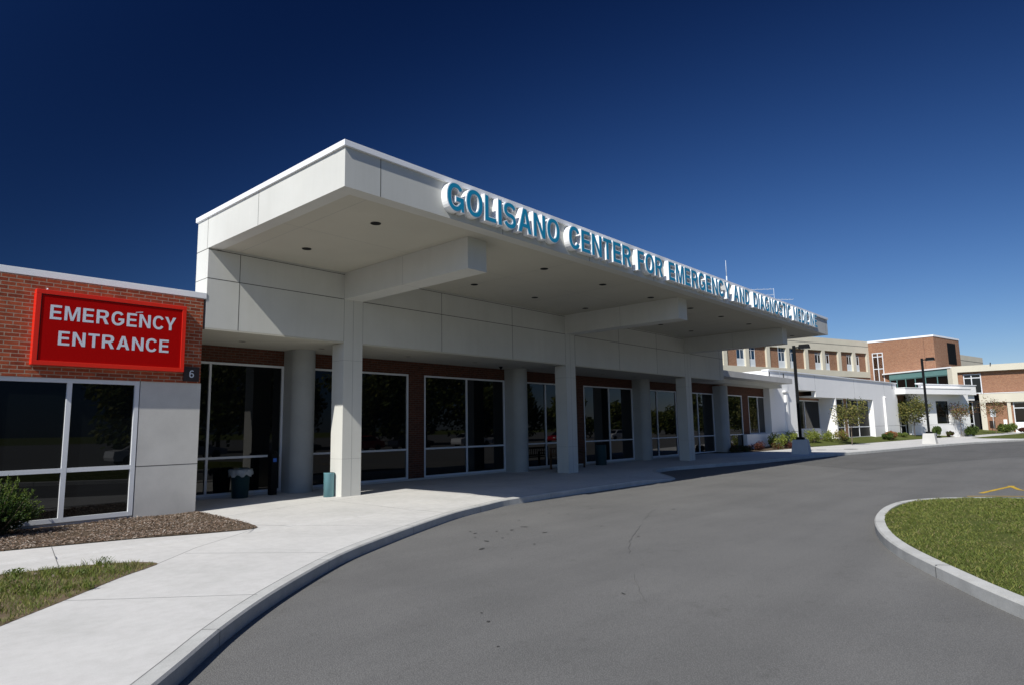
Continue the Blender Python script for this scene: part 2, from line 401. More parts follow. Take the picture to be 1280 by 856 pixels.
for xc in (3.82, 13.43, 23.15, 32.65):
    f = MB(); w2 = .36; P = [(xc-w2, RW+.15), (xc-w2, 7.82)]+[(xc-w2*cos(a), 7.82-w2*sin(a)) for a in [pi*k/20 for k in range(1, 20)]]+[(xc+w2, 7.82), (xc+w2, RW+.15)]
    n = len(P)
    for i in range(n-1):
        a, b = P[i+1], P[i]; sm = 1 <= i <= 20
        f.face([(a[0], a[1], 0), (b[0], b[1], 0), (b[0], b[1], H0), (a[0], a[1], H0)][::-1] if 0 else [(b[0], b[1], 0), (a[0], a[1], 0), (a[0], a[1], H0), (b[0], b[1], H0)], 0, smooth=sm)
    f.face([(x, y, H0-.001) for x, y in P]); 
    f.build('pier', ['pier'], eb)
# recessed brick wall with ribbon windows
ZS, ZT, ZH = .06, 1.05, 3.63
WINS = [(.12, 3.46, (1.33,)), (4.18, 8.12, (6.05,)), (8.84, 13.06, (10.94,)), (13.80, 17.70, (15.68,)), (18.50, 22.78, (20.62,)), (23.52, 27.48, (25.30,)), (28.30, 32.28, (30.15,)), (33.02, 36.70, ())]
f = MB(); xs = [0.0]
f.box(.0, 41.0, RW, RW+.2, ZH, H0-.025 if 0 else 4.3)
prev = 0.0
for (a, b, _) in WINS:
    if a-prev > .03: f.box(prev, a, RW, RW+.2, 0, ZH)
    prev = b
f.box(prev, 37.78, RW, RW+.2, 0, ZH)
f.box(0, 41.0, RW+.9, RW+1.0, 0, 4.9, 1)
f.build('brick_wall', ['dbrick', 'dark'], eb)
for (a, b, mu) in WINS: window(eb, a, b, ZS, ZH, RW-.012, mu, (ZT,), fw=.06, dep=.12)
window(eb, 37.78, 41.0, 1.05, ZH, RW-.012, (39.45,), (), fw=.06, dep=.12)
f = MB(); f.box(0, 28.2, RW-.02, RW+.15, -.01, ZS-.001); f.build('sill', 'precast', eb)
# lobby roof behind the band
f = MB(); f.box(.02, 40.6, D+WB+.01, 20, 4.45, 4.8); f.build('lobby_roof', 'precast', eb)
for x in (1.67, 4.45, 7.25, 10.08, 12.96, 15.85, 18.5, 21.3, 24.0, 26.7):
    for y in (1.37, 4.07):
        if x in (4.45,) and y > 4: continue
        if abs(x-4.45) < .3 or abs(x-24.0) < .1: continue
        f = MB(); f.lathe((x, y, H1+.02), [(.11, -.004), (.11, -.010), (.10, -.010), (.10, -.004)], 20, 1)
        f.lathe((x, y, H1+.02), [(.10, -.005), (.0, -.004)], 20, 1); f.build('downlight', ['signw', 'dark'], eb)
for x in (1.6, 3.95, 7.15, 10.2, 12.87, 15.9, 18.34, 21.13, 24.0):
    f = MB(); f.lathe((x, 7.03, H0-.025), [(.12, 0), (.12, -.006), (.095, -.006), (.095, -.001)], 18, 0)
    f.lathe((x, 7.03, H0-.025), [(.095, -.002), (0, -.001)], 18, 1); f.build('downlight', ['soffit', 'dark'], eb)
f = MB(); f.lathe((12.07, 7.5, H0-.025), [(.07, 0), (.07, -.03), (.05, -.05), (.045, -.08), (.02, -.10), (0, -.105)], 16, 0); f.build('dome_camera', 'black', eb)
# low flat canopy carrying on past the main block
f = MB(); f.box(27.9, 41.25, 7.10, RW+.3, 4.22, 4.76); f.box(27.85, 41.3, 7.05, RW+.5, 4.76, 4.83, 1)
f.build('side_canopy', ['panel', 'coping'], eb)

# ------------------------------------------------------------------ left brick wing
bw = thing('brick_wing', 'low red brick wing at the left edge with precast panel and white coping', 'building', (-3, 6, 0))
f = MB(); YB = 5.492
f.box(-9, -.06, YB, YB+.35, 2.83, 4.75); f.build('brick_wall', 'brick', bw)
f = MB(); f.box(-9.04, -.0, YB-.006, YB+.4, 4.75, 4.885); f.box(-9.04, -.05, YB+.4, 14, 4.6, 4.75)
f.build('coping', 'coping', bw, bevel=.006)
f = MB(); f.box(-1.27, -.03, YB+.03, RW+.3, 0, 2.829); f.box(-1.2715, -.0285, YB+.0285, YB+.3, 1.045, 1.062, 1)
f.build('precast_panel', ['precast', 'joint'], bw)
f = MB(); f.box(-.05, 0, YB+.36, RW, 2.83, 4.75); f.build('side_wall', 'brick', bw)
window(bw, -3.80, -1.29, .07, 2.826, YB+.025, (-2.54,), (1.05,), fw=.085, dep=.12)
window(bw, -6.40, -3.83, .07, 2.826, YB+.025, (-5.1,), (1.05,), fw=.085, dep=.12)
window(bw, -9.0, -6.43, .07, 2.826, YB+.025, (-7.7,), (1.05,), fw=.085, dep=.12)
f = MB(); f.box(-9, -1.28, YB+.05, YB+.3, -.05, .068); f.build('sill', 'precast', bw)
f = MB(); f.box(-9, -1.3, YB+1.2, YB+1.3, 0, 2.83); f.build('inner_wall', 'dark', bw)

# ------------------------------------------------------------------ lettering
def arc(cx, cy, rx, ry, a0, a1, n=14, p=2.25):
    out = []
    for i in range(n+1):
        a = radians(a0+(a1-a0)*i/n); c, s = cos(a), sin(a)
        out.append((cx+rx*math.copysign(abs(c)**(2/p), c), cy+ry*math.copysign(abs(s)**(2/p), s)))
    return out
def thick(P, s):
    A, B = [], []
    for i in range(len(P)):
        t = []
        if i: t.append((Vector(P[i])-Vector(P[i-1])).normalized())
        if i < len(P)-1: t.append((Vector(P[i+1])-Vector(P[i])).normalized())
        d = sum(t, Vector((0, 0))).normalized(); k = s/2/max(.5, d.dot(t[0])); nn = Vector((-d.y, d.x))*k
        A.append(tuple(Vector(P[i])+nn)); B.append(tuple(Vector(P[i])-nn))
    return A+B[::-1]
GW = dict(A=.80, C=.73, D=.74, E=.64, F=.60, G=.80, I=.16, L=.58, M=.88, N=.74, O=.82, R=.74, S=.70, T=.66, Y=.76)
GW['6'] = .6
def glyph(ch, s=.16):
    w = GW[ch]; h = s*.9
    if ch == 'I': return [[(0, 0), (s, 0), (s, 1), (0, 1)]]
    if ch == 'L': return [[(0, 0), (w, 0), (w, h), (s, h), (s, 1), (0, 1)]]
    if ch == 'E': return [[(0, 0), (w, 0), (w, h), (s, h), (s, .5-h*.45), (w*.93, .5-h*.45), (w*.93, .5+h*.55), (s, .5+h*.55), (s, 1-h), (w*.98, 1-h), (w*.98, 1), (0, 1)]]
    if ch == 'F': return [[(0, 0), (s, 0), (s, .5-h*.55), (w*.9, .5-h*.55), (w*.9, .5+h*.45), (s, .5+h*.45), (s, 1-h), (w, 1-h), (w, 1), (0, 1)]]
    if ch == 'T': return [[(w/2-s/2, 0), (w/2+s/2, 0), (w/2+s/2, 1-h), (w, 1-h), (w, 1), (0, 1), (0, 1-h), (w/2-s/2, 1-h)]]
    if ch == 'N': return [[(0, 0), (s, 0), (s, .72), (w-s*1.08, 0), (w, 0), (w, 1), (w-s, 1), (w-s, .28), (s*1.08, 1), (0, 1)]]
    if ch == 'M': return [[(0, 0), (s*.92, 0), (s*.92, .76), (w/2-s*.42, 0), (w/2+s*.42, 0), (w-s*.92, .76), (w-s*.92, 0), (w, 0), (w, 1), (w-s*1.3, 1), (w/2, .25), (s*1.3, 1), (0, 1)]]
    if ch == 'A':
        return [[(0, 0), (s*1.05, 0), (s*1.05+.075, .22), (w-s*1.05-.075, .22), (w-s*1.05, 0), (w, 0), (w/2+s*.58, 1), (w/2-s*.58, 1)],
                [(s*1.05+.125, .22+h*.95), (w-s*1.05-.125, .22+h*.95), (w/2, .83)]]
    if ch == 'Y': return [[(w/2-s/2, 0), (w/2+s/2, 0), (w/2+s/2, .39), (w, 1), (w-s*1.15, 1), (w/2, .54), (s*1.15, 1), (0, 1), (w/2-s/2, .39)]]
    if ch == 'O': return [arc(w/2, .5, w/2, .515, 0, 345, 23), arc(w/2, .5, w/2-s, .515-h, 0, 345, 23)[::-1]]
    if ch == 'D':
        o = [(0, 0)]+arc(w*.42, .5, w*.58, .5, -90, 90, 14, 2.4)+[(0, 1)]
        i = [(s, h)]+arc(w*.42, .5, w*.58-s, .5-h, -90, 90, 14, 2.4)+[(s, 1-h)]
        return [o, i[::-1]]
    if ch == 'R':
        o = [(0, 0), (s, 0), (s, .40), (w*.50, .40), (w-s*1.15, 0), (w+.01, 0), (w*.735, .44)]+arc(w*.58, .715, w*.40, .285, -58, 90, 9, 2.2)+[(0, 1)]
        i = [(s, .40+h)]+arc(w*.56, .70, w*.40-s, .30-h, -90, 90, 9, 2.2)+[(s, 1-h)]
        i[0] = (s, .40+h); return [o, i[::-1]]
    if ch == 'C': return [thick(arc(w/2+.01, .5, w/2-s/2+.02, .515-h/2, 33, 327, 24), s*.97)]
    if ch == 'G': return [thick(arc(w/2, .5, w/2-s/2, .515-h/2, 38, 318, 22)+[(w-s/2, .27), (w-s/2, .44), (w*.54, .44)], s*.95)]
    if ch == 'S':
        r = (.515-h/2)/2
        return [thick(arc(w/2, .515+r-.015, w/2-s/2, r, 18, 262, 14)+arc(w/2, .5-r, w/2-s/2, r, 82, -164, 14), s*.93)]
    if ch == '6': return [arc(w/2, .31, w/2, .31, 0, 345, 20), arc(w/2, .31, w/2-.13, .18, 0, 345, 20)[::-1]]
def inset(P, d, area_sign=1):
    out = []; n = len(P)
    ar = sum(P[i-1][0]*P[i][1]-P[i][0]*P[i-1][1] for i in range(n)); sg = area_sign*(1 if ar > 0 else -1)
    for i in range(n):
        a, b, c = Vector(P[i-1]), Vector(P[i]), Vector(P[(i+1) % n])
        t1, t2 = (b-a), (c-b)
        if t1.length < 1e-6 or t2.length < 1e-6: out.append(P[i]); continue
        t1.normalize(); t2.normalize(); m_ = (t1+t2)
        if m_.length < 1e-4: out.append(P[i]); continue
        m_.normalize(); nn = Vector((-m_.y, m_.x))*sg; k = d/max(.45, nn.dot(Vector((-t1.y, t1.x))*sg))
        out.append(tuple(b+nn*k))
    return out
def extrude_glyph(name, loops, ox, oz, sx, sz, y0, y1, mats, parent, grow=0, side_mat=0, back=False, extra=None):
    """loops (height 1) -> solid between y0 (front) and y1 (back)"""
    mb = MB()
    for part, (LP, dy) in enumerate([(loops, 0)]+([(extra, -.0007)] if extra else [])): _glyph(mb, LP, ox, oz, sx, sz, y0+dy, y1, grow, side_mat, back)
    return mb.build(name, mats, parent)
def _glyph(mb, loops, ox, oz, sx, sz, y0, y1, grow, side_mat, back):
    L2 = []
    for k, P in enumerate(loops):
        Q = [(x*sx, z*sz) for x, z in P]
        if grow: Q = inset(Q, -grow if k == 0 else grow)
        L2.append([(ox+x, oz+z) for x, z in Q])
    bm = bmesh.new(); ed = []
    for P in L2:
        vs = [bm.verts.new((x, 0, z)) for x, z in P]
        for i in range(len(vs)): ed.append(bm.edges.new((vs[i-1], vs[i])))
    bmesh.ops.triangle_fill(bm, edges=ed, use_beauty=True, use_dissolve=False)
    for fc in bm.faces:
        q = [(v.co.x, v.co.z) for v in fc.verts]
        ar = sum(q[i-1][0]*q[i][1]-q[i][0]*q[i-1][1] for i in range(len(q)))
        if ar < 0: q.reverse()
        mb.face([(x, y0, z) for x, z in q], 0)
        if back: mb.face([(x, y1, z) for x, z in reversed(q)], 0)
    bm.free()
    for P in L2:
        n = len(P)
        for i in range(n): a, b = P[i-1], P[i]; mb.face([(a[0], y0, a[1]), (a[0], y1, a[1]), (b[0], y1, b[1]), (b[0], y0, b[1])], side_mat)
bl = thing('building_lettering', 'raised teal blue letters with deep white sides along the canopy fascia', 'sign lettering', (13.6, 0, 6.03))
for word, xa, xb in (('GOLISANO', 2.29, 5.96), ('CENTER', 6.36, 9.23), ('FOR', 9.60, 11.01), ('EMERGENCY', 11.41, 15.87), ('AND', 16.18, 17.61), ('DIAGNOSTIC', 18.01, 22.10), ('MEDICINE', 22.42, 25.59)):
    gap = .15; tot = sum(GW[c] for c in word)+gap*(len(word)-1); sx = (xb-xa)/tot; x = xa
    for c in word:
        g = glyph(c, .172)
        ex = [[(GW['G']-.155*.72, 0), (GW['G'], 0), (GW['G'], .40), (GW['G']-.155*.72, .40)]] if c == 'G' else None
        o = extrude_glyph('letter', g, x, 6.10, sx, .56, -.165, -.001, 'letter_white', bl, grow=.020, extra=ex)
        extrude_glyph('letter_face', g, x, 6.10, sx, .56, -.169, -.1651, 'letter_blue', o, grow=-.002, extra=ex)
        x += (GW[c]+gap)*sx
# red emergency sign
es = thing('emergency_sign', 'red box sign reading EMERGENCY ENTRANCE mounted on the red brick wall', 'sign', (-1.9, YB, 3.04))
f = MB(); X0, X1, Z0, Z1, YS = -3.23, -.48, 3.05, 4.49, YB-.155
r_ = .085
f.box(X0, X1, YS, YB-.002, Z0, Z0+r_); f.box(X0, X1, YS, YB-.002, Z1-r_, Z1)
f.box(X0, X0+r_, YS+.001, YB-.002, Z0+r_, Z1-r_); f.box(X1-r_, X1, YS+.001, YB-.002, Z0+r_, Z1-r_)
f.build('sign_frame', 'redrim', es, bevel=.006)
f = MB(); q_ = .014
for a_, b_, c_, d_ in ((X0+r_, X1-r_, Z1-r_-q_, Z1-r_), (X0+r_, X0+r_+q_, Z0+r_, Z1-r_-q_)): f.box(a_, b_, YS+.0105, YS+.0139, c_, d_)
f.build('rim_shadow_line', 'dark', es)  # dark strips paint the rim's shadow along top and left of the face
f = MB(); f.box(X0+r_, X1-r_, YS+.014, YB-.01, Z0+r_, Z1-r_); fc_ = f.build('sign_face', 'red', es)
for word, xa, xb, za, hh in (('EMERGENCY', -2.99, -.665, 3.93, .28), ('ENTRANCE', -2.83, -.815, 3.445, .272)):
    gap = .16; tot = sum(GW[c] for c in word)+gap*(len(word)-1); sx = (xb-xa)/tot; x = xa
    for c in word:
        extrude_glyph('letter', glyph(c, .178), x, za, sx, hh, YS+.0115, YS+.0138, 'lettw', fc_); x += (GW[c]+(gap*.45 if c == 'C' and word[-1] == 'Y' else gap))*sx
f = MB(); f.face([(-1.50, YS+.011, 4.23), (-1.36, YS+.011, 4.25), (-1.357, YS+.011, 4.267), (-1.50, YS+.011, 4.243)]); f.build('scuff_mark', 'lettw', fc_)
for x in (-3.05,):
    f = MB(); f.tube((x, YS+.05, Z1), (x, YS+.05, Z1+.035), .02, .012, 8); f.build('lifting_eye', 'signw', es)
pl = thing('number_plate', 'small dark square plate with a pale 6 at the brick corner below the red sign', 'number plate', (-.26, YB, 2.86))
f = MB(); f.box(-.43, -.10, YB-.03, YB-.001, 2.862, 3.18); o = f.build('plate', 'plate', pl)
o6 = extrude_glyph('numeral', glyph('6', .17), -.315, 2.945, .165, .165, YB-.037, YB-.0301, 'lettw', o)
extrude_glyph('numeral', [thick(arc(.33, .50, .26, .43, 50, 190, 12), .13)], -.315, 2.945, .165, .165, YB-.0375, YB-.0301, 'lettw', o)
AX = [(24.3, 3.5, 9.76), (39.4, 6.55, 11.05)]
# ------------------------------------------------------------------ ground
K = [(-10, -10.4), (-6.2, -6.35), (-4.15, -4.2), (-3.35, -3.36), (-2.35, -2.47), (-.9, -1.38), (.3, -.70), (1.8, .05), (3.35, .74), (4.6, 1.12), (5.75, 1.42), (7.9, 1.52), (9.8, 1.53), (11.9, 1.52), (14.0, 1.50)]
K2 = [(14.0, 1.50), (14.7, 1.72), (15.3, 2.3), (16.1, 3.2), (17.2, 3.75), (18.7, 3.90), (20.65, 3.50), (23, 3.07), (25.6, 2.6), (32, 1.95), (38.7, .75), (49.9, -.73), (58, -2.3), (66, -4.8), (75, -8.5), (92, -16)]
KP = smooth_poly(K, 5)[:-1]+smooth_poly(K2, 4)
KI = offset_poly(KP, .16)
def r2(P): return [(round(x, 3), round(y, 3)) for x, y in P]
KP, KI = r2(KP), r2(KI)
def kz(x, y):                                  # kerb dies away into the pull-in bay
    d = math.hypot(x-14.6, y-1.9); return -.10+.10*min(1, max(0, (d-.3)/2.2))
f = MB(); f.box(-140, 260, -160, 14, -.6, -.15)
g2 = [(22, -2.6), (30, -4.6), (44, -9.5), (52, -16), (90, -30), (120, -30), (110, -14), (70, -4.4), (50, -.6), (26, 2.6)]
fill_poly(f, g2, -.1465, 1)
def blob(cx, cy, rx, ry, an, z=-.1445, n=14, m=2):
    P = []
    for i in range(n):
        a = 2*pi*i/n; r = 1+random.uniform(-.22, .22); x, y = rx*r*cos(a), ry*r*sin(a)
        P.append((cx+x*cos(an)-y*sin(an), cy+x*sin(an)+y*cos(an), z))
    f.face(P, m)
for (x, y) in [(2.29, -.73), (1.74, -1.68), (2.49, -1.47), (2.13, -1.68), (2.2, -.95), (5.1, -.33), (5.22, -.75), (-1.33, -4.59), (-1.97, -5.42), (-1.5, -4.85), (3.6, -3.46), (.2, -5.3), (2.87, -1.23), (3.29, -1.16), (2.6, -1.1), (1.9, -1.25), (3.0, -1.9), (1.2, -2.1), (.9, -3.0), (6.3, -.6), (4.2, -2.3), (-3.0, -6.2), (3.9, -.5), (7.2, -2.2), (2.0, -2.5)]:
    s_ = random.uniform(.014, .034)*(.45 if y < -2.6 else 1); blob(x, y, s_*random.uniform(1, 2.6), s_, random.uniform(0, pi))
cr = smooth_poly([(6.9, -1.9), (6.43, -2.06), (4.9, -2.75), (3.3, -3.5), (1.9, -4.35), (.4, -5.4), (-.4, -6.1), (-1.4, -7.1)], 8)
cr = [(x+random.uniform(-.025, .025), y+random.uniform(-.025, .025)) for x, y in cr]
strip(f, cr[:14], .009, -.1440, 3); strip(f, cr[17:31], .008, -.1440, 3); strip(f, cr[36:44], .006, -.144, 3)
struct(f.build('road', ['asphalt', 'asphalt2', 'stain', 'crack']))
f = MB()
for (xa, ya, xb, yb_) in [(-1500, -1500, -140, 1500), (260, -1500, 1500, 1500), (-140, -1500, 260, -160), (-140, 14, 260, 1500)]: f.face([(xa, ya, -.16), (xb, ya, -.16), (xb, yb_, -.16), (xa, yb_, -.16)])
struct(f.build('ground', 'turf'))
# kerb
f = MB(); n = len(KP)
for i in range(n-1):
    a, b, c, d = KP[i], KP[i+1], KI[i+1], KI[i]
    ch = .02
    ia = (a[0]+(d[0]-a[0])*.12, a[1]+(d[1]-a[1])*.12); ib = (b[0]+(c[0]-b[0])*.12, b[1]+(c[1]-b[1])*.12)
    za, zb = kz(*a), kz(*b)
    f.face([(*a, -.152), (*b, -.152), (*b, zb-ch), (*a, za-ch)]); f.face([(*a, za-ch), (*b, zb-ch), (*ib, zb), (*ia, za)])
    f.face([(*ia, za), (*ib, zb), (*c, zb), (*d, za)])
acc = 0
for i in range(1, n-1):
    acc += math.dist(KP[i], KP[i-1])
    if acc > 3.0:
        acc = 0; a, d, b = KP[i], KI[i], KP[i+1]; t = Vector((b[0]-a[0], b[1]-a[1])).normalized()*.006
        o_ = (Vector(a)-Vector(d)).normalized()*.0015
        f.face([(a[0]-t.x+o_.x, a[1]-t.y+o_.y, -.15), (a[0]+t.x+o_.x, a[1]+t.y+o_.y, -.15), (a[0]+t.x+o_.x, a[1]+t.y+o_.y, kz(*a)-.02), (a[0]-t.x+o_.x, a[1]-t.y+o_.y, kz(*a)-.02)], 1)
        f.face([(a[0]-t.x, a[1]-t.y, kz(*a)+.001), (a[0]+t.x, a[1]+t.y, kz(*a)+.001), (d[0]+t.x, d[1]+t.y, kz(*a)+.001), (d[0]-t.x, d[1]-t.y, kz(*a)+.001)], 1)
struct(f.build('kerb', ['kerb', 'score']))
MULCH = [(0.03, 5.56), (.02, 5.1), (-.06, 4.0), (-.16, 2.9), (-.24, 2.45), (-.32, 2.12), (-.58, 2.0), (-1.22, 2.19), (-2.12, 2.58), (-3.89, 3.06), (-6, 3.6), (-9.3, 4.4)]
PATCH = [(-9.3, 2.3), (-6.5, 1.55), (-4.25, .98), (-3.44, .76), (-3.05, .56), (-2.80, .30), (-2.74, .06), (-2.95, -.15), (-3.35, -.47), (-4.04, -1.15), (-4.74, -1.82), (-6.2, -3.3), (-8, -5.4), (-9.3, -7.0)]
PS = smooth_poly(PATCH, 3)
BACK = [(31.4, 8.24), (31.6, 7.5), (32.6, 6.9), (36, 6.45), (43.6, 6.0), (49.4, 5.2), (56.3, 4.5), (68.7, 3.17), (78.5, 1.9), (95, .2), (113, -1.5)]
W = KI+[(113, -24), (113, -1.5)]+BACK[::-1][1:]+[(-.02, 8.24), (-.02, 5.6)]+MULCH+PS+[(-10.2, -8.2)]
def wz(x, y):
    return kz(x, y) if 12 < x < 17.6 and y < 4.2 else 0
f = MB(); fill_poly(f, W, wz)
def score(P, w=.012): strip(f, P, w, .0008, 1)
KJ = offset_poly(KP[:62], .50)
score([(-2.74, .06), (-1.9, .9), (-1.0, 1.55), (-.32, 2.1)]); score([(-3.28, 2.86), (-3.66, .84)]); score([(-5.9, 3.57), (-6.2, 1.47)])
for x, y in ((-1.9, .9), ): pass
score([(.02, 4.2), (2.6, 4.9), (5, 5.2), (31, 5.2)]); 
for x in (3.0, 6.0, 9.1, 12.2, 15.4, 18.5, 21.6, 24.7, 27.8, 30.9): score([(x, 8.2), (x, 5.2)]); 
for x in (6.0, 9.1, 12.2): score([(x, 5.2), (x, 1.75)])
strip(f, KI[4:66], .010, .0009, 1)
score([(3.0, 4.95), (3.05, .83)]); score([(-.2, 2.45), (1.35, .05)]); score([(-2.2, .55), (-.9, -1.1)]); score([(-4.1, -1.22), (-2.7, -2.6)]); score([(-6.2, -3.3), (-4.6, -4.5)])
for x in range(22, 66, 3): score([(x, 3.3-(x-22)*.11), (x+.3, 6.6-(x-22)*.045)])
struct(f.build('walkway', ['walk', 'score']))
# lawn and bed rising to the buildings on the right
FAC = [(31.4, 8.26), (33, 8.26), (34.6, 8.26), (36.6, 8.26), (43.6, 8.6), (49.5, 8.8), (56, 9.0), (69, 7.5), (84, 3.5), (104, 6), (118, 6)]
def lerp(a, b, t): return tuple(a[i]+(b[i]-a[i])*t for i in range(len(a)))
def bz(t, x):
    k = min(1, max(0, (x-36)/14)); return .012+min(1, 1.8*t)*(.05+.36*k)
def belt(name, mt, t0, t1, i0, dz):
    f = MB()
    Bs, Fs = smooth_poly(BACK, 4), smooth_poly(FAC, 4)
    for i in range(i0*4, len(Bs)-1):
        for a in range(4):
            u0, u1 = t0+(t1-t0)*a/4, t0+(t1-t0)*(a+1)/4
            q = []
            for (j, u) in ((i, u0), (i+1, u0), (i+1, u1), (i, u1)):
                x, y = lerp(Bs[j], Fs[j], u); q.append((x, y, bz(u, x)+dz))
            f.face(q)
    return struct(f.build(name, mt))
belt('planting_bed', 'soil', 0, 1, 0, -.004); 
gl = belt('lawn', 'turf', 0, .52, 4, .004)
S2 = [(67.8, -4.2), (69.3, -1.3), (71.5, -.1), (80, -.9), (96.4, -2.6), (113, -4.3), (113, -22), (92, -14), (75, -6.8)]
f = MB(); fill_poly(f, S2, .012); struct(f.build('grass_strip', 'turf'))
# island
ISL = [(-3.6, -13.5), (-2.0, -11.6), (-.2, -10.1), (1.64, -8.75), (2.75, -8.03), (4.26, -7.18), (5.7, -6.62), (7.33, -6.22), (9.05, -6.04), (10.4, -6.20), (11.5, -6.95), (12.1, -8.3), (12.4, -10.5), (12.0, -14), (9.6, -17.4), (5, -19), (0, -18.2), (-3.2, -16)]
IP = smooth_poly(ISL, 4, True); IP = IP[::-1]      # clockwise so that offset goes inwards
ar = sum(IP[i-1][0]*IP[i][1]-IP[i][0]*IP[i-1][1] for i in range(len(IP)))
II = offset_poly(IP, .16 if ar > 0 else -.16, True); IC = offset_poly(IP, .02 if ar > 0 else -.02, True)
isl = MB(); n = len(IP)
for i in range(n):
    j = (i+1) % n
    isl.face([(*IP[i], -.152), (*IP[j], -.152), (*IP[j], -.022), (*IP[i], -.022)][::1 if ar > 0 else -1])
    isl.face([(*IP[i], -.022), (*IP[j], -.022), (*IC[j], 0), (*IC[i], 0)][::1 if ar > 0 else -1])
    isl.face([(*IC[i], 0), (*IC[j], 0), (*II[j], 0), (*II[i], 0)][::1 if ar > 0 else -1])
    isl.face([(*II[i], 0), (*II[j], 0), (*II[j], -.06), (*II[i], -.06)][::1 if ar > 0 else -1])
def cut(x, y):
    i = min(range(n), key=lambda k: math.dist(IP[k], (x, y))); a, b, d = Vector(IP[i]), Vector(IP[(i+1) % n]), Vector(II[i])
    t = (b-a).normalized()*.012; o_ = (a-d).normalized()*.0015
    isl.face([(*(a-t+o_), -.15), (*(a+t+o_), -.15), (*(a+t+o_), -.02), (*(a-t+o_), -.02)], 1); isl.face([(*(a-t), .001), (*(a+t), .001), (*(d+t), .001), (*(d-t), .001)], 1)
cut(3.0, -7.9); cut(6.4, -6.45); cut(9.7, -6.1); cut(.2, -9.8)
struct(isl.build('island_kerb', ['kerb', 'score']))
IIc = [II[k] for k in range(0, len(II), 2)]
def iz(x, y): return -.02+.13*min(1, min(math.dist(p, (x, y)) for p in IIc)/1.5)
f = MB(); IM = offset_poly(II, 1.3 if ar > 0 else -1.3, True)
for i in range(len(II)):
    j = (i+1) % len(II); q = [(*II[i], -.02), (*II[j], -.02), (*IM[j], .10), (*IM[i], .10)]; f.face(q if ar > 0 else q[::-1])
fill_poly(f, IM, .10); struct(f.build('island_lawn', 'turf'))
# painted yellow lines
f = MB()
strip(f, [(13.36, -6.87), (13.62, -7.2), (14.1, -8.1), (14.6, -9.6)], .09, -.1455); strip(f, [(14.35, -7.04), (15.6, -7.25), (17.03, -7.5)], .12, -.1455)
strip(f, [(17.0, -7.42), (15.8, -7.72), (14.6, -8.9), (14.3, -11)], .12, -.1450)
for i in range(4): strip(f, [(17+i*2.8, -11.5), (17+i*2.8, -17)], .1, -.1455)
struct(f.build('road_marking', 'yellow'))
# manhole cover
f = MB(); f.lathe((39.8, 2.55, .001), [(0, .006), (.38, .006), (.42, .004), (.42, 0)], 24)
tag(f.build('manhole_cover', 'black', loc=(39.8, 2.55, 0)), 'round dark manhole cover set in the sunlit far walkway', 'manhole cover')

# ------------------------------------------------------------------ white annex
A1 = ((40.62, 7.78), radians(-4.88)); A2 = ((68.9, 5.35), radians(-21.1))
an = thing('white_annex', 'low white stuccoed annex with recessed windows beyond the canopy', 'building', (54, 8, .3))
f = MB(A1); T = .35; zt = 5.52
f.box(0, 4.47, 0, T, .0, zt); f.box(4.47, 12.03, 0, T, 4.25, zt); f.box(8.10, 12.03, .001, T, 3.77, 4.249); f.box(12.03, 12.22, 0, .5, 0, zt)
f.box(12.22, 21.12, 0, T, 3.78, zt); f.box(21.12, 28.3, 0, T, 0, zt)
f.box(4.3, 4.47, T, 1.6, 0, 4.25); f.box(12.03, 12.22, .5, 1.6, 0, 3.77); f.box(21.12, 21.4, T, .9, 0, 3.78); f.box(28.15, 28.3, T, 6, 0, zt)
f.box(4.47, 12.03, 1.3, 1.5, 0, 1.19)
f.box(8.1, 12.03, T, 1.6, 3.77, 3.9); f.box(4.47, 8.1, T, 1.6, 4.25, 4.4); f.box(12.22, 21.12, T, .9, 3.78, 3.95)
f.box(0, .15, T, 9, 0, zt)
for s_ in (8.1, 16.6, 24.5): f.box(s_-.01, s_+.01, -.0015, .01, 3.8, zt-.02, 1)
f.box(21.12, 28.3, -.002, .01, 1.32, 1.34, 1); f.box(0, 2.2, -.002, .01, 1.10, 1.125, 1); f.box(2.9, 4.47, -.002, .01, 1.10, 1.125, 1)
for s_ in (.15, 2.45, 27.0): f.box(s_-.09, s_+.09, -.003, .01, 4.95, 5.4, 1)
f.build('wall', ['wpaint', 'joint'], an)
f = MB(A1); f.box(-.08, 28.4, -.08, .45, zt, 5.6); f.build('coping', 'coping', an)
f = MB(A1); f.box(4.47, 12.03, 1.35, 1.55, 3.55, 4.25); f.box(14.9, 15.6, .42, .55, .2, 3.78); f.build('brick_infill', 'obrick', an)
f = MB(A1); f.box(.2, 28.2, 2.2, 2.3, 0, 5.3, 0); f.box(.16, 28.1, .46, 9, 5.25, 5.3, 0); f.build('inner_wall', 'dark', an)
window(an, 4.5, 12.0, 1.19, 3.6, 1.33, (6.4, 9.0), (), fr=A1, fw=.09, glass='dglass')
window(an, 12.25, 14.88, .35, 3.78, .40, (13.3,), (1.3,), fr=A1, fw=.09, glass='dark')
window(an, 15.62, 21.1, .35, 3.78, .40, (18.3,), (1.3,), fr=A1, fw=.09, glass='dark')
f = MB(A1); f.box(24.0, 24.35, -.16, -.002, .3, 4.0); f.box(24.05, 24.3, -.2, -.002, 4.0, 4.15); f.build('downpipe', 'wpaint', an)
f = MB(A1); f.box(2.3, 2.65, -.16, -.002, .0, 4.0); f.box(2.1, 2.85, -.22, -.002, 4.0, 4.12); f.build('downpipe', 'wpaint', an)
f = MB(A1); f.box(2.5, 2.9, -.01, .3, 5.6, 5.9); f.build('scupper', 'dark', an) if 0 else None
f = MB(); P = [(36.7, 7.95), (36.55, 8.05), (36.55, 8.22), (40.66, 8.1), (40.63, 7.78), (40.55, 7.78)]
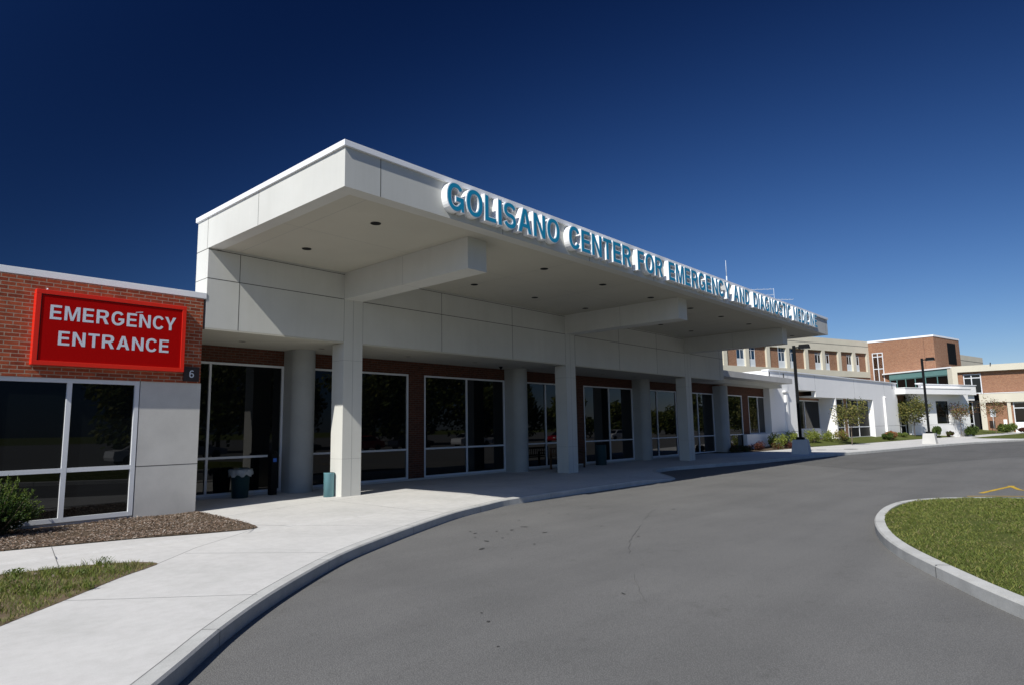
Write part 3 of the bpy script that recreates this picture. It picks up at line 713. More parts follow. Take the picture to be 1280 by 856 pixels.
f.prism([(36.55, 7.95), (40.62, 7.74), (40.66, 8.15), (36.55, 8.22)], 0, 1.04); f.build('low_wall', 'wpaint', an, bevel=.03)
# right-hand bay of the annex, turned towards the road
f = MB(A2)
f.box(1.85, 6.4, .0, T, 0, 4.5); f.box(6.4, 8.75, 0, T, 0, 1.42); f.box(6.4, 8.75, 0, T, 3.8, 4.5); f.box(8.75, 12.5, 0, T, 0, 4.5)
f.box(-.3, 4.2, .3, .6, 4.5, 4.9); f.box(4.2, 14.2, 0, T, 4.5, zt); f.box(12.5, 14.2, .25, .55, 3.9, 4.5)
f.box(1.85, 12.5, -.002, .01, 1.30, 1.32, 1); f.box(14.05, 14.2, T, 6, 3.9, zt); f.box(12.5, 12.75, T, 1.5, 0, 4.5)
f.box(-.3, 14.0, T+.01, 8, 4.4, 4.5)
f.build('wall', ['wpaint', 'joint'], an)
f = MB(A2); f.box(-.5, 11.0, -1.15, .3, 4.45, 5.02); f.box(-.55, 11.05, -1.2, .35, 5.02, 5.09); f.build('entry_canopy', ['wpaint', 'coping'], an)
f = MB(A2); f.box(4.1, 14.28, -.07, .4, zt, 5.6); f.box(3.85, 4.35, -.12, .45, 5.56, 5.68); f.build('coping', 'coping', an)
f = MB(A2); f.box(-.1, 1.85, .5, .7, 3.55, 4.5); f.box(12.5, 14.1, .6, .8, 3.75, 4.3); f.build('brick_infill', 'obrick', an)
f = MB(A2); f.box(-.1, 14, 2.2, 2.3, 0, 5.2); f.build('inner_wall', 'dark', an)
window(an, -.1, 1.83, .3, 3.55, .5, (.95,), (1.3,), fr=A2, fw=.09, glass='dglass')
window(an, 6.42, 8.73, 1.42, 3.8, .14, (), (), fr=A2, fw=.04, frame='black')
window(an, 12.76, 14.4, .3, 3.8, .6, (13.5,), (1.35,), fr=A2, fw=.1, glass='dglass')

# ------------------------------------------------------------------ far brick blocks
B2 = ((93.38, 24.4), radians(-18.22))
ob = thing('office_block', 'upper brick office storeys with pale vertical fins behind the annex', 'building', (95, 26, 0))
f = MB(B2)
f.box(-17, 21.25, 0, .6, 13.0, 15.0); f.box(-17, 21.25, 0, .6, 9.0, 9.95); f.box(-17, 21.25, -.003, .01, 14.05, 14.14, 1)
FX = [-20.5, -12.9, -3.85, 5.0, 13.3, 21.0]
mods = []
for a, b in zip(FX[1:], FX[2:]):
    L_ = b-a; fw_ = .75; u = a+fw_/2; rem = (L_-2*fw_)
    br, wi = rem*.292, rem*.208; br_ = br
    x1 = u+br; x2 = x1+wi; x3 = x2+fw_; x4 = x3+wi
    mods.append((u, x1, x2, x3, x4, x4+br))
for x in FX[1:]: f.box(x-.375, x+.375, 0, .6, 9.95, 13.0)
for m_ in mods: f.box(m_[2], m_[3], 0, .6, 9.95, 13.0)
f.build('frame_wall', ['cream', 'joint'], ob)
f = MB(B2)
for m_ in mods:
    f.box(m_[0], m_[1], .3, .6, 9.95, 13.0); f.box(m_[4], m_[5], .3, .6, 9.95, 13.0)
f.box(-17, 21.25, .1, .6, 0, 9.0)
f.build('brick_wall', 'obrick', ob)
for k, m_ in enumerate(mods):
    for a, b in ((m_[1], m_[2]), (m_[3], m_[4])):
        z1 = 13.0 if k < 2 else 12.6
        window(ob, a, b, 11.0, z1, .32, ((a+b)/2,), (12.35,), fr=B2, fw=.06, glass='skyglass' if k < 2 else 'glass')
        f = MB(B2); f.box(a, b, .30, .6, 9.951, 11.0); 
        if z1 < 13: f.box(a, b, .30, .6, z1, 13.0, 1)
        f.build('window_panel', ['signw', 'obrick'], ob)
f = MB(B2); f.box(-17, 21.2, .6, 18, 14.6, 14.8); f.box(-17, 21.2, .8, .9, 0, 14.6, 1); f.build('roof', ['precast', 'dark'], ob)
tw = thing('brick_tower', 'tall plain orange brick block with white roof edge beyond the offices', 'building', (117, 14, 0))
TL = (113.56, 17.82); TK = (112.44, 8.28); TR = (122.45, 6.26); TBk = (123.6, 16)
f = MB(); f.prism([TL, TK, TR, TBk], 0, 14.75); f.build('brick_wall', 'obrick', tw)
cx_, cy_ = 118, 12
f = MB(); f.prism([(cx_+(x-cx_)*1.015, cy_+(y-cy_)*1.015) for x, y in (TL, TK, TR, TBk)], 14.75, 15.02); f.build('coping', 'coping', tw)
FL = (TL, math.atan2(TK[1]-TL[1], TK[0]-TL[0])); FRr = (TK, math.atan2(TR[1]-TK[1], TR[0]-TK[0]))
window(tw, .55, 2.2, 8.0, 13.0, -.05, (1.38,), (12.35, 10.35), fr=FL, fw=.13, dep=.1)
f = MB(FRr); f.box(5.15, 8.4, -.05, .02, 10.7, 14.1); 
for i in range(1, 4): f.box(5.15+i*.8, 5.2+i*.8, -.08, -.05, 10.7, 14.1)
f.build('louvre', 'black', tw)
f = MB(FL); f.box(8.2, 8.24, -.004, .01, 0, 14.7); f.build('movement_joint', 'dbrick', tw)
gb = thing('glazed_link', 'glazed block with teal panels under a white roof edge below the brick tower', 'building', (110, 11, 0))
GA = (112.49, 14.85); GB = (106.71, 5.66); FG = (GA, math.atan2(GB[1]-GA[1], GB[0]-GA[0]))
f = MB(FG); f.box(0, 10.3, .0, .3, 8.42, 9.32); f.box(0, 10.3, .0, .3, 0, 6.0); f.build('teal_band', 'teal', gb)
f = MB(FG); f.box(-1.2, 10.9, -.15, 5, 9.32, 9.52); f.build('roof', 'coping', gb)
window(gb, 0, 10.3, 6.0, 8.42, .05, (1.35, 2.98, 4.7, 6.5, 8.5), (), fr=FG, fw=.12, frame='teal')
f = MB(FG); f.box(10.3, 11.0, -.05, .5, 0, 9.32); f.build('pillar', 'cream', gb)
f = MB(FG); f.box(0, 10.3, 3, 3.1, 0, 9.3); f.build('inner_wall', 'dark', gb)
CA = ((106.75, 5.55), radians(-84.9))
cw = thing('cream_wing', 'two storey cream and brick wing at the right edge of the view', 'building', (108, 2, 0))
f = MB(CA)
f.box(.0, 12.5, -.1, .6, 8.62, 9.5); f.box(-.1, .62, -.1, .7, 0, 8.62); f.box(2.9, 12.5, -.5, .3, 4.15, 5.42); f.box(2.9, 3.55, -.45, .3, 0, 4.15)
f.box(5.95, 6.35, -.40, .3, 0, 4.15); f.box(2.88, 12.5, -.55, .3, 5.42, 5.50, 1)
f.build('frame_wall', ['cream', 'coping'], cw)
f = MB(CA); f.box(.62, 12.5, .55, .9, 5.4, 8.62); f.box(.62, 1.2, .3, .551, 5.5, 8.62)
f.build('brick_wall', 'obrick', cw)
f = MB(CA); f.box(3.55, 6.6, .0, .3, 0, 4.15)
f.build('brick_panel', 'obrick', cw)
window(cw, 1.25, 3.35, 5.5, 8.32, .48, (2.2,), (7.75,), fr=CA, fw=.12)
window(cw, 6.6, 9.3, 1.25, 4.1, -.02, (7.95,), (3.3,), fr=CA, fw=.12)
f = MB(CA); f.box(6.6, 12.5, -.1, .3, 0, 1.25); f.build('sill_wall', 'wpaint', cw)
f = MB(CA); f.box(5.35, 5.75, -.12, -.002, 1.1, 1.75); f.build('meter_box', 'wpaint', cw)
f = MB(CA); f.box(0, 12.5, .9, 12, 8.9, 9.0); f.box(0, 12.5, 1.5, 1.6, 0, 8.9, 1); f.build('roof', ['precast', 'dark'], cw)
f = MB(CA); f.tube((4.6, -.3, 9.5), (4.6, -.3, 9.75), .08, .05, 8); f.build('roof_vent', 'black', cw)
fb = thing('far_block', 'pale flat roofed block just showing behind the brick tower', 'building', (134, 7, 0))
FB = ((124.9, 7.8), radians(-10.9))
f = MB(FB); f.box(0, 14.8, 0, 8, 0, 13.0); f.box(0, 14.8, -.01, 8, 12.0, 12.08, 1); f.build('wall', ['cream', 'joint'], fb)
si = thing('parking_sign', 'small white notice board on a thin post before the cream brick wing', 'sign', (105.5, 1.2, .4))
f = MB(); f.tube((105.5, 1.2, .4), (105.5, 1.2, 2.9), .035, .035, 8); f.build('post', 'signw', si)
f = MB(); f.box(105.44, 105.46, .85, 1.45, 2.15, 3.2); f.box(105.436, 105.44, .93, 1.37, 2.7, 2.78, 1); f.box(105.436, 105.44, .93, 1.37, 2.5, 2.58, 1); f.build('board', ['signw', 'joint'], si)

# ------------------------------------------------------------------ rooftop aerials
wa = thing('whip_antenna', 'thin upright white whip antenna on the canopy roof', 'antenna', (AX[0][0], AX[0][1], 6.62))
x, y = AX[0][0], AX[0][1]
f = MB(); f.tube((x, y, 6.62), (x, y, AX[0][2]-.8), .035, .03, 8); f.build('mast', 'signw', wa)
f = MB(); f.tube((x, y, AX[0][2]-.8), (x, y, AX[0][2]), .018, .01, 8); f.build('whip', 'signw', wa)
ya = thing('yagi_antenna', 'horizontal television style aerial with short rods beside the whip', 'antenna', (AX[1][0], AX[1][1], 4.8))
x, y, z = AX[1]
f = MB(); f.tube((x, y, 4.8), (x, y, z+.05), .014, .012, 8); f.build('mast', 'signw', ya)
for dz_, le in ((0, 2.2), (-.42, 1.5), (-.75, 1.3)):
    sgn = -1 if dz_ > -.5 else 1
    f = MB(); ux, uy = sgn*.67*le, -sgn*.75*le; f.tube((x, y, z+dz_), (x+ux, y+uy, z+dz_-.03), .013, .010, 6)
    for k in range(5):
        t = .15+k*.2; px_, py_ = x+ux*t, y+uy*t; f.tube((px_-.25, py_-.22, z+dz_), (px_+.25, py_+.22, z+dz_), .007, .007, 5)
    f.build('boom', 'signw', ya)

# ------------------------------------------------------------------ lamps
def lamp(label, X, Y, rot, zt_, hb=.80):
    t = thing('street_lamp', label, 'street lamp', (X, Y, 0), group='shoebox lamps on concrete footings')
    f = MB(((X, Y), rot)); a, b = .46, .37
    f.prism([(-a, -a), (a, -a), (a, a), (-a, a)], -.01, hb, P1=[(-b, -b), (b, -b), (b, b), (-b, b)]); f.build('footing', 'precast', t, bevel=.02)
    f = MB(((X, Y), rot)); f.box(-.2, .2, -.2, .2, hb, hb+.14); f.build('base_plate', 'black', t, bevel=.01)
    f = MB(((X, Y), rot)); f.box(-.075, .075, -.075, .075, hb+.14, zt_); f.build('pole', 'black', t)
    f = MB(((X, Y), rot)); f.box(-.03, .03, -.25, -.075, zt_-.16, zt_-.08); f.build('arm', 'black', t)
    f = MB(((X, Y), rot)); f.prism([(-.2, -.85), (.2, -.85), (.2, -.25), (-.2, -.25)], zt_-.2, zt_+.02, P1=[(-.17, -.8), (.17, -.8), (.17, -.3), (-.17, -.3)]); o = f.build('lamp_head', 'black', t)
    f = MB(((X, Y), rot)); f.box(-.14, .14, -.75, -.35, zt_-.212, zt_-.2005); f.build('lens', 'signw', o)
lamp('dark street lamp on a shaded concrete footing nearest the canopy', 31.95, 3.05, radians(8), 6.1)
lamp('dark street lamp on a sunlit white concrete footing before the annex', 52.0, .15, radians(0), 6.5, .78)

# ------------------------------------------------------------------ small objects by the entrance
c = thing('trash_can', 'dark green waste bin with a pale bag over its rim by the first lobby window', 'trash can', (2.02, 7.72, 0))
f = MB(); f.lathe((2.02, 7.72, 0), [(0, .0), (.19, 0), (.205, .02), (.24, .68), (.255, .69), (.255, .72), (.235, .72), (.225, .5), (0, .48)], 24); f.build('bin_body', 'greencan', c)
f = MB(); nn = 36
def bagr(i, k): return .262+.03*sin(i*1.9+k)+.02*sin(i*3.7+k*2.1)
rows = [(.74, .93), (.755, 1.0), (.73, 1.06), (.66, 1.12), (.58, 1.06+.0)]
for k in range(len(rows)-1):
    for i in range(nn):
        a, b = 2*pi*i/nn, 2*pi*((i+1) % nn)/nn
        q = []
        for (kk, aa, ii) in ((k, a, i), (k, b, (i+1) % nn), (k+1, b, (i+1) % nn), (k+1, a, i)):
            r = bagr(ii, kk*.5)*rows[kk][1]; q.append((2.02+r*cos(aa), 7.72+r*sin(aa), rows[kk][0]-(.035*sin(ii*1.3) if kk > 2 else 0)))
        f.face(q, smooth=True)
f.build('bin_liner', 'bag', c)
p_ = thing('door_post', 'slim dark post with blue push button before the leftmost lobby window', 'push button post', (2.95, 7.75, 0))
f = MB(); f.box(2.86, 3.04, 7.66, 7.84, 0, 1.02); f.build('post', 'black', p_, bevel=.008)
f = MB(); f.box(2.84, 3.06, 7.64, 7.86, 1.02, 1.12); f.lathe((2.95, 7.75, 1.12), [(.12, 0), (.10, .06), (.05, .09), (0, .10)], 16); f.build('cap', 'black', p_)
f = MB(); f.box(2.90, 3.0, 7.650, 7.659, .90, 1.0); f.build('push_button', 'blue', p_)
t = thing('ash_urn', 'slim teal blue cylinder bin beside the nearest square column', 'ash bin', (3.53, 5.86, 0))
f = MB(); f.lathe((3.53, 5.86, 0), [(0, 0), (.135, 0), (.135, .60), (.14, .605), (.14, .63)], 24); f.build('bin_body', 'tealcan', t)
f = MB(); f.lathe((3.53, 5.86, 0), [(.14, .63), (.11, .632), (.10, .60), (0, .60)], 24); f.build('bin_top', 'greencan', t)
t = thing('litter_bin', 'dark green cylinder bin in deep shade between the last two square columns', 'litter bin', (18.6, 7.45, 0))
f = MB(); f.lathe((18.6, 7.45, 0), [(0, 0), (.24, 0), (.25, .02), (.25, .86), (.23, .90)], 24); f.build('bin_body', 'greencan', t)
f = MB(); f.lathe((18.6, 7.45, 0), [(.23, .90), (.2, .96), (.14, .97), (.13, .9), (0, .9)], 24); f.build('bin_top', 'black', t)
# bench
be = thing('bench', 'dark wooden bench with open slatted back in shade behind the second column', 'bench', (15.9, 7.3, 0))
f = MB()
for k in range(5): f.box(15.0, 16.75, 7.02+k*.09, 7.09+k*.09, .42, .45)
f.build('seat', 'wood', be)
f = MB(); f.box(15.0, 16.75, 7.50, 7.53, .80, .88); f.box(15.0, 16.75, 7.48, 7.51, .50, .56)
for k in range(14): f.box(15.06+k*.125, 15.10+k*.125, 7.49, 7.51, .56, .80)
f.build('backrest', 'wood', be)
for x in (15.0, 16.68):
    for y0, z1 in ((7.0, .62), (7.48, .88)):
        f = MB(); f.box(x, x+.07, y0, y0+.06, 0, z1); f.build('leg', 'wood', be)
    f = MB(); f.box(x-.01, x+.08, 6.98, 7.5, .62, .66); f.build('armrest', 'wood', be)
# ------------------------------------------------------------------ vegetation
def rndv():
    while True:
        v = Vector((random.uniform(-1, 1), random.uniform(-1, 1), random.uniform(-1, 1)))
        if .05 < v.length < 1: return v.normalized()
def leafq(mb, c, s, m, up=None):
    n = rndv(); u = n.orthogonal().normalized()*s*random.uniform(.6, 1.2); w = n.cross(u).normalized()*s*.55
    c = Vector(c); mb.face([c-u, c-w*.9, c+u, c+w*.9], m)
def shrub(name, label, loc, rx, ry, h, mats, n=500, leaf=.05, group=None, cat='shrub', lobes=7, stems=6):
    t = thing(name, label, cat, loc, group)
    f = MB()
    for _ in range(stems):
        a = random.uniform(0, 2*pi); f.tube((0, 0, -.03), (rx*.5*cos(a), ry*.5*sin(a), h*random.uniform(.4, .7)), .012, .005, 5)
    LB_ = [(random.uniform(-.62, .62)*rx, random.uniform(-.62, .62)*ry, h*random.uniform(.35, .72), random.uniform(.28, .45)) for _ in range(lobes)]
    g = MB()
    n = int(n*1.7); leaf *= 1.15
    for i in range(n):
        lx, ly, lz, lr = random.choice(LB_); d = rndv(); r = random.uniform(.45, 1.05)
        p = (lx+d.x*rx*lr*r, ly+d.y*ry*lr*r, max(.02, lz+d.z*h*lr*r))
        leafq(g, p, leaf, 1 if random.random() < .25+.35*(p[2]/h) else 0)
    s_ = f.build('stems', 'bark'); s_.parent = t
    o = g.build('foliage', mats); o.parent = t
    return t
def tree(label, loc, h, cw_, n=900, leaf=.10, mats=('lf0', 'lf1', 'lf2'), group=None, base=.28, trunk=.045, name='young_tree', dens=1.0):
    t = thing(name, label, 'tree', loc, group)
    f = MB(); tips = []
    top = Vector((random.uniform(-.08, .08), random.uniform(-.08, .08), h*.62))
    prev = Vector((0, 0, -.1)); pts = [prev]
    for k in range(1, 6):
        q = Vector((random.uniform(-.03, .03)*h*.3, random.uniform(-.03, .03)*h*.3, h*.62*k/5)); f.tube(prev, q, trunk*(1-.14*(k-1)), trunk*(1-.14*k), 8, caps=False); prev = q; pts.append(q)
    nb = 15
    for i in range(nb):
        zf = base+(.66-base)*(i/nb)+.0; st = Vector((0, 0, h*zf*.95)); a = i*2.4+random.uniform(-.3, .3)
        le = cw_*.5*random.uniform(.75, 1.05)*(1-.35*(i/nb)); d = Vector((cos(a)*le, sin(a)*le, le*random.uniform(.7, 1.35)))
        m1 = st+d*.5+Vector((0, 0, -.04*h)); e_ = st+d
        e_.z = min(e_.z, h)
        f.tube(st, m1, trunk*.42, trunk*.28, 6, caps=False); f.tube(m1, e_, trunk*.28, trunk*.1, 5, caps=False)
        tips += [(m1, .7), (e_, 1), (st.lerp(e_, .8), 1)]
        for _ in range(4):
            b = st.lerp(e_, random.uniform(.35, .95)); e2 = b+rndv()*le*.38+Vector((0, 0, le*.15)); f.tube(b, e2, trunk*.14, trunk*.06, 4, caps=False); tips.append((e2, .9))
    f.tube(prev, (top.x, top.y, h*.97), trunk*.3, trunk*.08, 6, caps=False); tips.append((Vector((top.x, top.y, h*.95)), .6)); tips.append((Vector((top.x, top.y, h*.8)), .8))
    f.build('trunk', 'bark').parent = t
    g = MB(); sp = cw_*.14
    for _ in range(n):
        c, k = random.choice(tips); d = rndv()*random.random()**.6*sp*k*1.4
        leafq(g, (c.x+d.x, c.y+d.y, max(h*.2, c.z+d.z)), leaf, random.choices((0, 1, 2), (5, 3, 2))[0])
    g.build('crown', mats).parent = t
    return t
GT = 'young trees on the lawn before the annex'
tree('young leafy tree before the wide annex windows, just right of the nearest street lamp', (48.2, 4.6, .16), 3.35, 2.6, 1900, .085, group=GT, base=.3)
tree('young olive green tree before the shaded annex entry, left of the far street lamp', (69.3, 4.2, .2), 3.9, 3.3, 2600, .11, group=GT, base=.3)
tree('sparse young tree right of the far street lamp against the sunlit annex wall', (77.2, 1.35, .1), 3.6, 2.8, 800, .10, ('or1', 'lf0', 'rd1'), group=GT, base=.42, trunk=.035)
tree('thin sparse tree before the brick panel of the cream wing at far right', (93.5, -.1, .1), 4.4, 3.4, 600, .10, ('or1', 'lf0', 'rd1'), group=GT, base=.4, trunk=.04)
GS = 'shrubs planted along the annex'
YG = ('yg1', 'yg0'); RD = ('rd0', 'rd1'); GD = ('gd0', 'gd1'); OR = ('or1', 'or0')
for lab, loc, rx, ry, h, mt, n, lf in (
    ('yellow green bush before the low white wall, left of the shaded lamp', (39.0, 7.0, .03), .95, .7, 1.0, YG, 700, .055),
    ('rounder yellow green bush right behind the shaded lamp footing', (42.4, 7.15, .06), 1.15, .7, 1.05, YG, 800, .055),
    ('yellow green bush just right of the shaded lamp pole', (46.2, 6.75, .2), 1.1, .7, .95, YG, 700, .055),
    ('small branching green bush two places right of the shaded lamp pole', (49.0, 6.45, .22), .9, .6, .95, YG, 550, .055),
    ('reddish tipped bush against the white fin beside the wide annex windows', (51.6, 6.15, .2), .95, .6, 1.0, ('yg0', 'or1'), 550, .055),
    ('dark wine red shrub lowest at the shadow edge beside the low white wall', (35.7, 7.05, .0), .55, .5, .60, RD, 600, .04),
    ('small wine red shrub between the yellow green bush and the walkway, left of the lamp', (38.3, 6.55, .0), .5, .4, .42, ('rd1', 'gd1'), 420, .04),
    ('brownish red shrub touching the left side of the shaded lamp footing', (40.0, 6.5, .02), .45, .4, .48, RD, 420, .04),
    ('low red brown plant close to the left corner of the lamp footing', (41.6, 6.45, .03), .45, .4, .40, ('rd1', 'or1'), 350, .04),
    ('low clipped green shrub under the wide annex windows', (60.0, 4.75, .12), .9, .6, .6, GD, 420, .07),
    ('small green ball shrub under the left annex window, right of the white fin', (52.5, 6.2, .26), .55, .45, .38, GD, 300, .055),
    ('orange brown shrub at the foot of the annex downpipe', (62.2, 4.72, .15), 1.4, .7, .75, OR, 520, .075),
    ('low grey green plant left of the shaded annex doorway', (66.5, 4.75, .25), 1.1, .6, .42, ('gd1', 'yg1'), 300, .075),
    ('dark green hedge shrub behind the far lamp footing', (72.4, 2.9, .15), 2.0, .6, 1.0, GD, 800, .085),
    ('low shadowed shrub under the single black annex window', (75.4, 2.2, .12), 1.3, .4, .5, ('rd0', 'gd0'), 420, .085),
    ('long dark green hedge below the narrow end window of the annex', (79.4, .65, .05), 2.0, .6, 1.0, GD, 1000, .09),
    ('big rounded green bush before the brick panel at far right', (96.0, -1.0, .1), 2.3, 1.2, 1.25, ('gd1', 'yg1'), 1200, .10),
    ('wine red shrub at the right foot of the big rounded green bush', (97.0, -2.6, .1), 2.1, .8, .62, RD, 600, .10),
    ('dark shrub in deep shade at the foot of the last round pier', (32.4, 7.15, 0), .75, .4, .5, ('gd0', 'rd0'), 500, .045),
    ('low dark plant in shade under the side canopy, next to the last round pier', (34.2, 7.3, 0), .6, .45, .42, ('gd0', 'rd0'), 400, .045)):
    shrub('shrub', lab, loc, rx, ry, h, mt, n, lf, GS)
# near juniper by the brick wing
jt = thing('juniper_bush', 'bushy dark green juniper growing from the gravel bed at the left edge', 'shrub', (-3.62, 4.93, 0))
f = MB(); g = MB()
for i in range(230):
    a = random.uniform(0, 2*pi); tl = random.uniform(.0, 1.0); r = .66*math.sqrt(random.uniform(.02, 1))
    hgt = 1.06*math.sqrt(max(.05, 1-(r/.74)**2))*random.uniform(.62, 1.0)
    st = Vector((r*.35*cos(a), r*.35*sin(a), .05+.25*random.random())); e_ = Vector((r*cos(a)*1.02, r*sin(a)*1.02, hgt)); 
    if i % 3 == 0: f.tube(st*.3, e_*.9, .012, .004, 5, caps=False)
    d = (e_-st); ln = d.length; d.normalize()
    for k in range(int(60*ln)+18):
        u = random.random()**.75; c = st+(e_-st)*u+rndv()*.035*(1.2-u)
        dd = (d*.9+rndv()*.75).normalized(); s_ = random.uniform(.028, .06)*(1.1-.4*u); w_ = dd.orthogonal().normalized(); w_.rotate(Matrix.Rotation(random.uniform(0, 6.28), 3, dd)); w_ *= s_*.22
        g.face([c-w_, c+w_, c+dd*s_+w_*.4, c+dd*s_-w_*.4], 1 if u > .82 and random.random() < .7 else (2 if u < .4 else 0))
    e2 = e_
f.build('stems', 'bark').parent = jt
g.build('foliage', ['ju0', 'ju1', 'ju2']).parent = jt
# mulch / gravel bed
mp_ = smooth_poly(MULCH, 4)+[(-9.3, 5.56)]
f = MB()
def mz(x, y): return .012+.02*sin(2.1*x)*cos(1.7*y)**2
NX, NY = 60, 26
fill_poly(f, mp_, .010, 5)
cnt = 0
while cnt < 17000:
    x, y = random.uniform(-6.2, .02), random.uniform(1.98, 5.56)
    if not inside((x, y), mp_): continue
    cnt += 1; s_ = random.uniform(.007, .019); z = .012+random.uniform(0, .018)+.015*sin(3*x)*sin(2*y)**2
    a = random.uniform(0, pi); el_ = random.uniform(-.5, .5); u = Vector((cos(a), sin(a), el_)).normalized()*s_*random.uniform(.8, 1.8); v = Vector((-sin(a), cos(a), random.uniform(-.4, .4))).normalized()*s_*.6
    c = Vector((x, y, z)); t_ = Vector((0, 0, s_*.5)); k = random.choices(range(5), (4, 4, 2, 3, 2))[0]
    f.face([c-u-v, c+u-v, c+u+v, c-u+v], k) if random.random() < .5 else (f.face([c-u, c-v, c+t_], k), f.face([c-v, c+u, c+t_], k), f.face([c+u, c+v, c+t_], k), f.face([c+v, c-u, c+t_], k))
tag(f.build('mulch', ['chip0', 'chip1', 'chip2', 'chip3', 'chip4', 'soil']), 'brown wood chip and gravel mulch bed along the brick wing', 'mulch', kind='stuff')
def blade(mb, x, y, z, h, lean, m, wd=.004):
    a = random.uniform(0, 2*pi); b = random.uniform(0, 2*pi); wx, wy = wd*cos(b), wd*sin(b)
    lx, ly = lean*cos(a)*h, lean*sin(a)*h
    mb.face([(x-wx, y-wy, z), (x+wx, y+wy, z), (x+lx*.5+wx*.7, y+ly*.5+wy*.7, z+h*.62), (x+lx*.5-wx*.7, y+ly*.5-wy*.7, z+h*.62)], m)
    mb.face([(x+lx*.5-wx*.7, y+ly*.5-wy*.7, z+h*.62), (x+lx*.5+wx*.7, y+ly*.5+wy*.7, z+h*.62), (x+lx*1.2, y+ly*1.2, z+h)], m)
def vn(x, y, s): return .5+.5*sin(x*s+1.3*sin(y*s*.7))*cos(y*s*1.1+1.7*sin(x*s*.6))
# weedy patch by the footpath
f = MB(); fill_poly(f, PS, .004, 4)
cnt = 0
while cnt < 15000:
    x, y = random.uniform(-6.3, -2.7), random.uniform(-3.4, 1.55)
    if not inside((x, y), PS): continue
    d = vn(x+.7, y+.4, 3.1)*.6+vn(x, y, 8)*.4
    if d < .34 and random.random() < .85: cnt += .3; continue
    cnt += 1
    k = random.choices((0, 1, 2, 3), (5, 1.6, 4, 1.5+3*(x > -3.15)))[0]
    blade(f, x, y, .005, random.uniform(.018, .05)*(.7+1.2*d), random.uniform(.2, 1.1), k, random.uniform(.002, .004))
for _ in range(55):
    x, y = random.uniform(-4.8, -3.1), random.uniform(-.9, 1.0)
    if not inside((x, y), PS): continue
    hh = random.uniform(.05, .13); k = random.choice((0, 2, 0))
    for j in range(14):
        a = random.uniform(0, 6.28); r = random.uniform(.01, .05)
        blade(f, x+r*cos(a), y+r*sin(a), .005, hh*random.uniform(.5, 1.1), random.uniform(.2, 1.0), k, .005)
    if random.random() < .5:
        for j in range(16): leafq(f, (x+random.uniform(-.06, .06), y+random.uniform(-.06, .06), random.uniform(.02, hh)), .02, 2)
for (sx_, sy_) in ((-3.32, .28), (-3.9, .1), (-4.0, .45)):
    s_ = .018; f.face([(sx_-s_, sy_, .03), (sx_, sy_-s_, .035), (sx_+s_, sy_, .03), (sx_, sy_+s_, .06)], 5)
tag(f.build('weedy_grass', ['gr0', 'gr1', 'gr2', 'gr3', 'dryearth', 'chip4']), 'weedy green grass patch between the two concrete paths', 'grass', kind='stuff')
# grass on the island
f = MB(); cnt = 0
while cnt < 80000:
    x = 1.0+11.2*random.random()**1.25; y = random.uniform(-12.5, -6.3)
    if not inside((x, y), II): continue
    # only what the lens and a side step can see
    if y < -9.4-.02*x-1.6: continue
    d = vn(x, y, 1.9)*.5+vn(x+3, y, 5.3)*.3+vn(x, y+5, 11)*.2
    if d < .27 and random.random() < .85: cnt += .5; continue
    cnt += 1
    k = random.choices((0, 1, 2, 3), (5, 2.2, 3, 1.0+(1.2 if d < .35 else 0)))[0]
    blade(f, x, y, iz(x, y)-.005, random.uniform(.018, .042)*(.7+.6*d), random.uniform(.4, 1.6), k, random.uniform(.002, .004)*(1+.05*x))
tag(f.build('island_grass', ['gr0', 'gr1', 'gr2', 'gr3']), 'mown green grass covering the kerbed island at the right', 'grass', kind='stuff')

# ------------------------------------------------------------------ across the lot (mirrored in the lobby windows)
def big_tree(label, x, y, h, wd, n=5200):
    t = thing('shade_tree', label, 'tree', (x, y, -.15), 'shade trees across the car park, mirrored in the lobby windows')
    f = MB(); f.tube((0, 0, 0), (0, 0, h*.45), .22, .14, 8)
    for i in range(7):
        a = i*2.4; f.tube((0, 0, h*(.25+.03*i)), (wd*.33*cos(a), wd*.33*sin(a), h*(.5+.04*i)), .09, .03, 6)
    f.build('trunk', 'bark').parent = t
    LB_ = [(random.uniform(-.33, .33)*wd, random.uniform(-.33, .33)*wd, h*random.uniform(.18, .86), wd*random.uniform(.14, .24)) for _ in range(24)]
    g = MB()
    for _ in range(n):
        a, b, c, r = random.choice(LB_); d = rndv()*r*random.uniform(.5, 1.05); leafq(g, (a+d.x, b+d.y, c+d.z), .36, random.choices((0, 1, 2), (5, 3, 3))[0])
    g.build('crown', ['tr0', 'tr1', 'tr2']).parent = t
TW = ['broad', 'tall', 'rounded', 'slender', 'dense', 'spreading', 'light green', 'compact', 'ragged', 'low', 'bushy added', 'wide added', 'high added', 'full added']
for i, (x, y, h, wd) in enumerate([(14, -42, 12, 10), (23, -40, 13, 11), (32, -43, 12, 11), (42, -40, 12.5, 11), (52, -42, 12, 11), (62, -40, 11.5, 11), (72, -43, 10.5, 10), (83, -41, 8, 8), (104, -45, 6.5, 7), (122, -44, 6, 8), (146, -48, 10, 10), (166, -50, 11, 12), (190, -52, 12, 12), (214, -55, 12, 13)]):  # last four are added, unseen, to darken reflections in the far windows
    big_tree('%s shade tree standing %s across the car park' % (TW[i], ['first from the left', 'second from the left', 'third from the left', 'fourth from the left', 'fifth from the left', 'sixth from the left', 'seventh from the left', 'eighth from the left', 'ninth, the shortest but one,', 'tenth, the shortest,', 'eleventh from the left', 'twelfth from the left', 'next to last on the right', 'last on the right'][i]), x, y, h, wd)
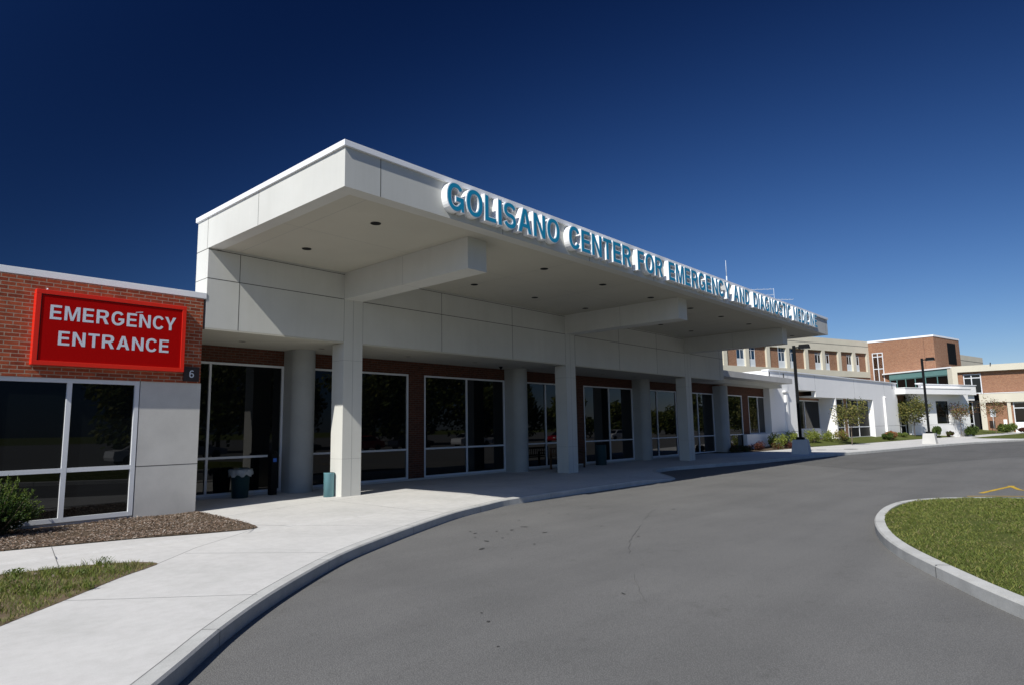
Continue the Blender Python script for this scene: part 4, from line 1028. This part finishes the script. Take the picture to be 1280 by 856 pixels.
def car(label, x, y, rot, mt, k=0):
    t = thing('parked_car', label, 'car', (x, y, -.15), 'parked cars mirrored in the lobby windows')
    f = MB(); W2 = .88
    body = [(-2.2, .28), (2.15, .28), (2.25, .5), (2.2, .72), (1.2, .90), (-1.75, .95), (-2.22, .88), (-2.28, .5)]
    cab = [(1.15, .90), (.45, 1.38), (-.95, 1.42), (-1.8, .95)]
    def ext(mb, P, wa, wb, m):
        zmin = min(p[1] for p in P); zmax = max(p[1] for p in P)
        ww = lambda z: wa+(wb-wa)*(z-zmin)/(zmax-zmin)
        A = [(px, -ww(pz), pz) for px, pz in P]; B = [(px, ww(pz), pz) for px, pz in P]
        mb.face(A, m); mb.face(B[::-1], m)
        for i in range(len(P)): j = (i+1) % len(P); mb.face([A[j], A[i], B[i], B[j]], m)
    ext(f, body, W2, W2*.93, 0); ext(f, cab, W2*.92, W2*.70, 0); o = f.build('body', mt, bevel=.04); o.parent = t
    f = MB()
    for sgn in (-1, 1):
        q = [(.98, .94), (.40, 1.33), (-.9, 1.36), (-1.5, .98)]; f.face([(a, sgn*(W2*.92-(b-.9)*.37+.006), b) for a, b in q], 0)
    f.face([(1.16, -.72, .93), (1.16, .72, .93), (.50, .60, 1.36), (.50, -.60, 1.36)]); f.face([(-1.78, -.72, .98), (-1.78, .72, .98), (-1.02, .6, 1.39), (-1.02, -.6, 1.39)])
    f.build('window_glass', 'glass').parent = t
    for a in (-1.4, 1.38):
        for sgn in (-1, 1):
            f = MB(); f.tube((a, sgn*.72, .31), (a, sgn*.91, .31), .31, .31, 18); f.build('wheel', 'rubber').parent = t
    for sgn in (-1, 1):
        f = MB(); f.box(2.18, 2.26, sgn*.62-.16, sgn*.62+.16, .58, .70); f.build('headlight', 'signw').parent = t
    t.rotation_euler = (0, 0, rot)
for i, (x, y, m_, lb) in enumerate([(9.5, -25, 'carw', 'white'), (14.5, -25, 'cars', 'silver'), (23, -25.5, 'carb', 'dark blue'), (29.5, -25, 'carr', 'red'), (36, -25.5, 'carb', 'black'), (44, -25, 'carw', 'white'), (49, -25.3, 'cars', 'silver'), (60, -25, 'carr', 'red'), (74, -26, 'carw', 'white')]):
    car('%s parked car mirrored %s' % (lb, ['low in the leftmost lobby window', 'beside the bin in the first lobby window', 'behind the nearest square column', 'in the window right of the nearest column', 'left in the third lobby window', 'centre right of the third lobby window', 'at the right end of the third lobby window', 'left of the second square column', 'in the window before the last column'][i]), x, y, random.choice((0, 0, pi))+random.uniform(-.1, .1), m_)
for o in bpy.data.objects:
    if '_w' in o: del o['_w']
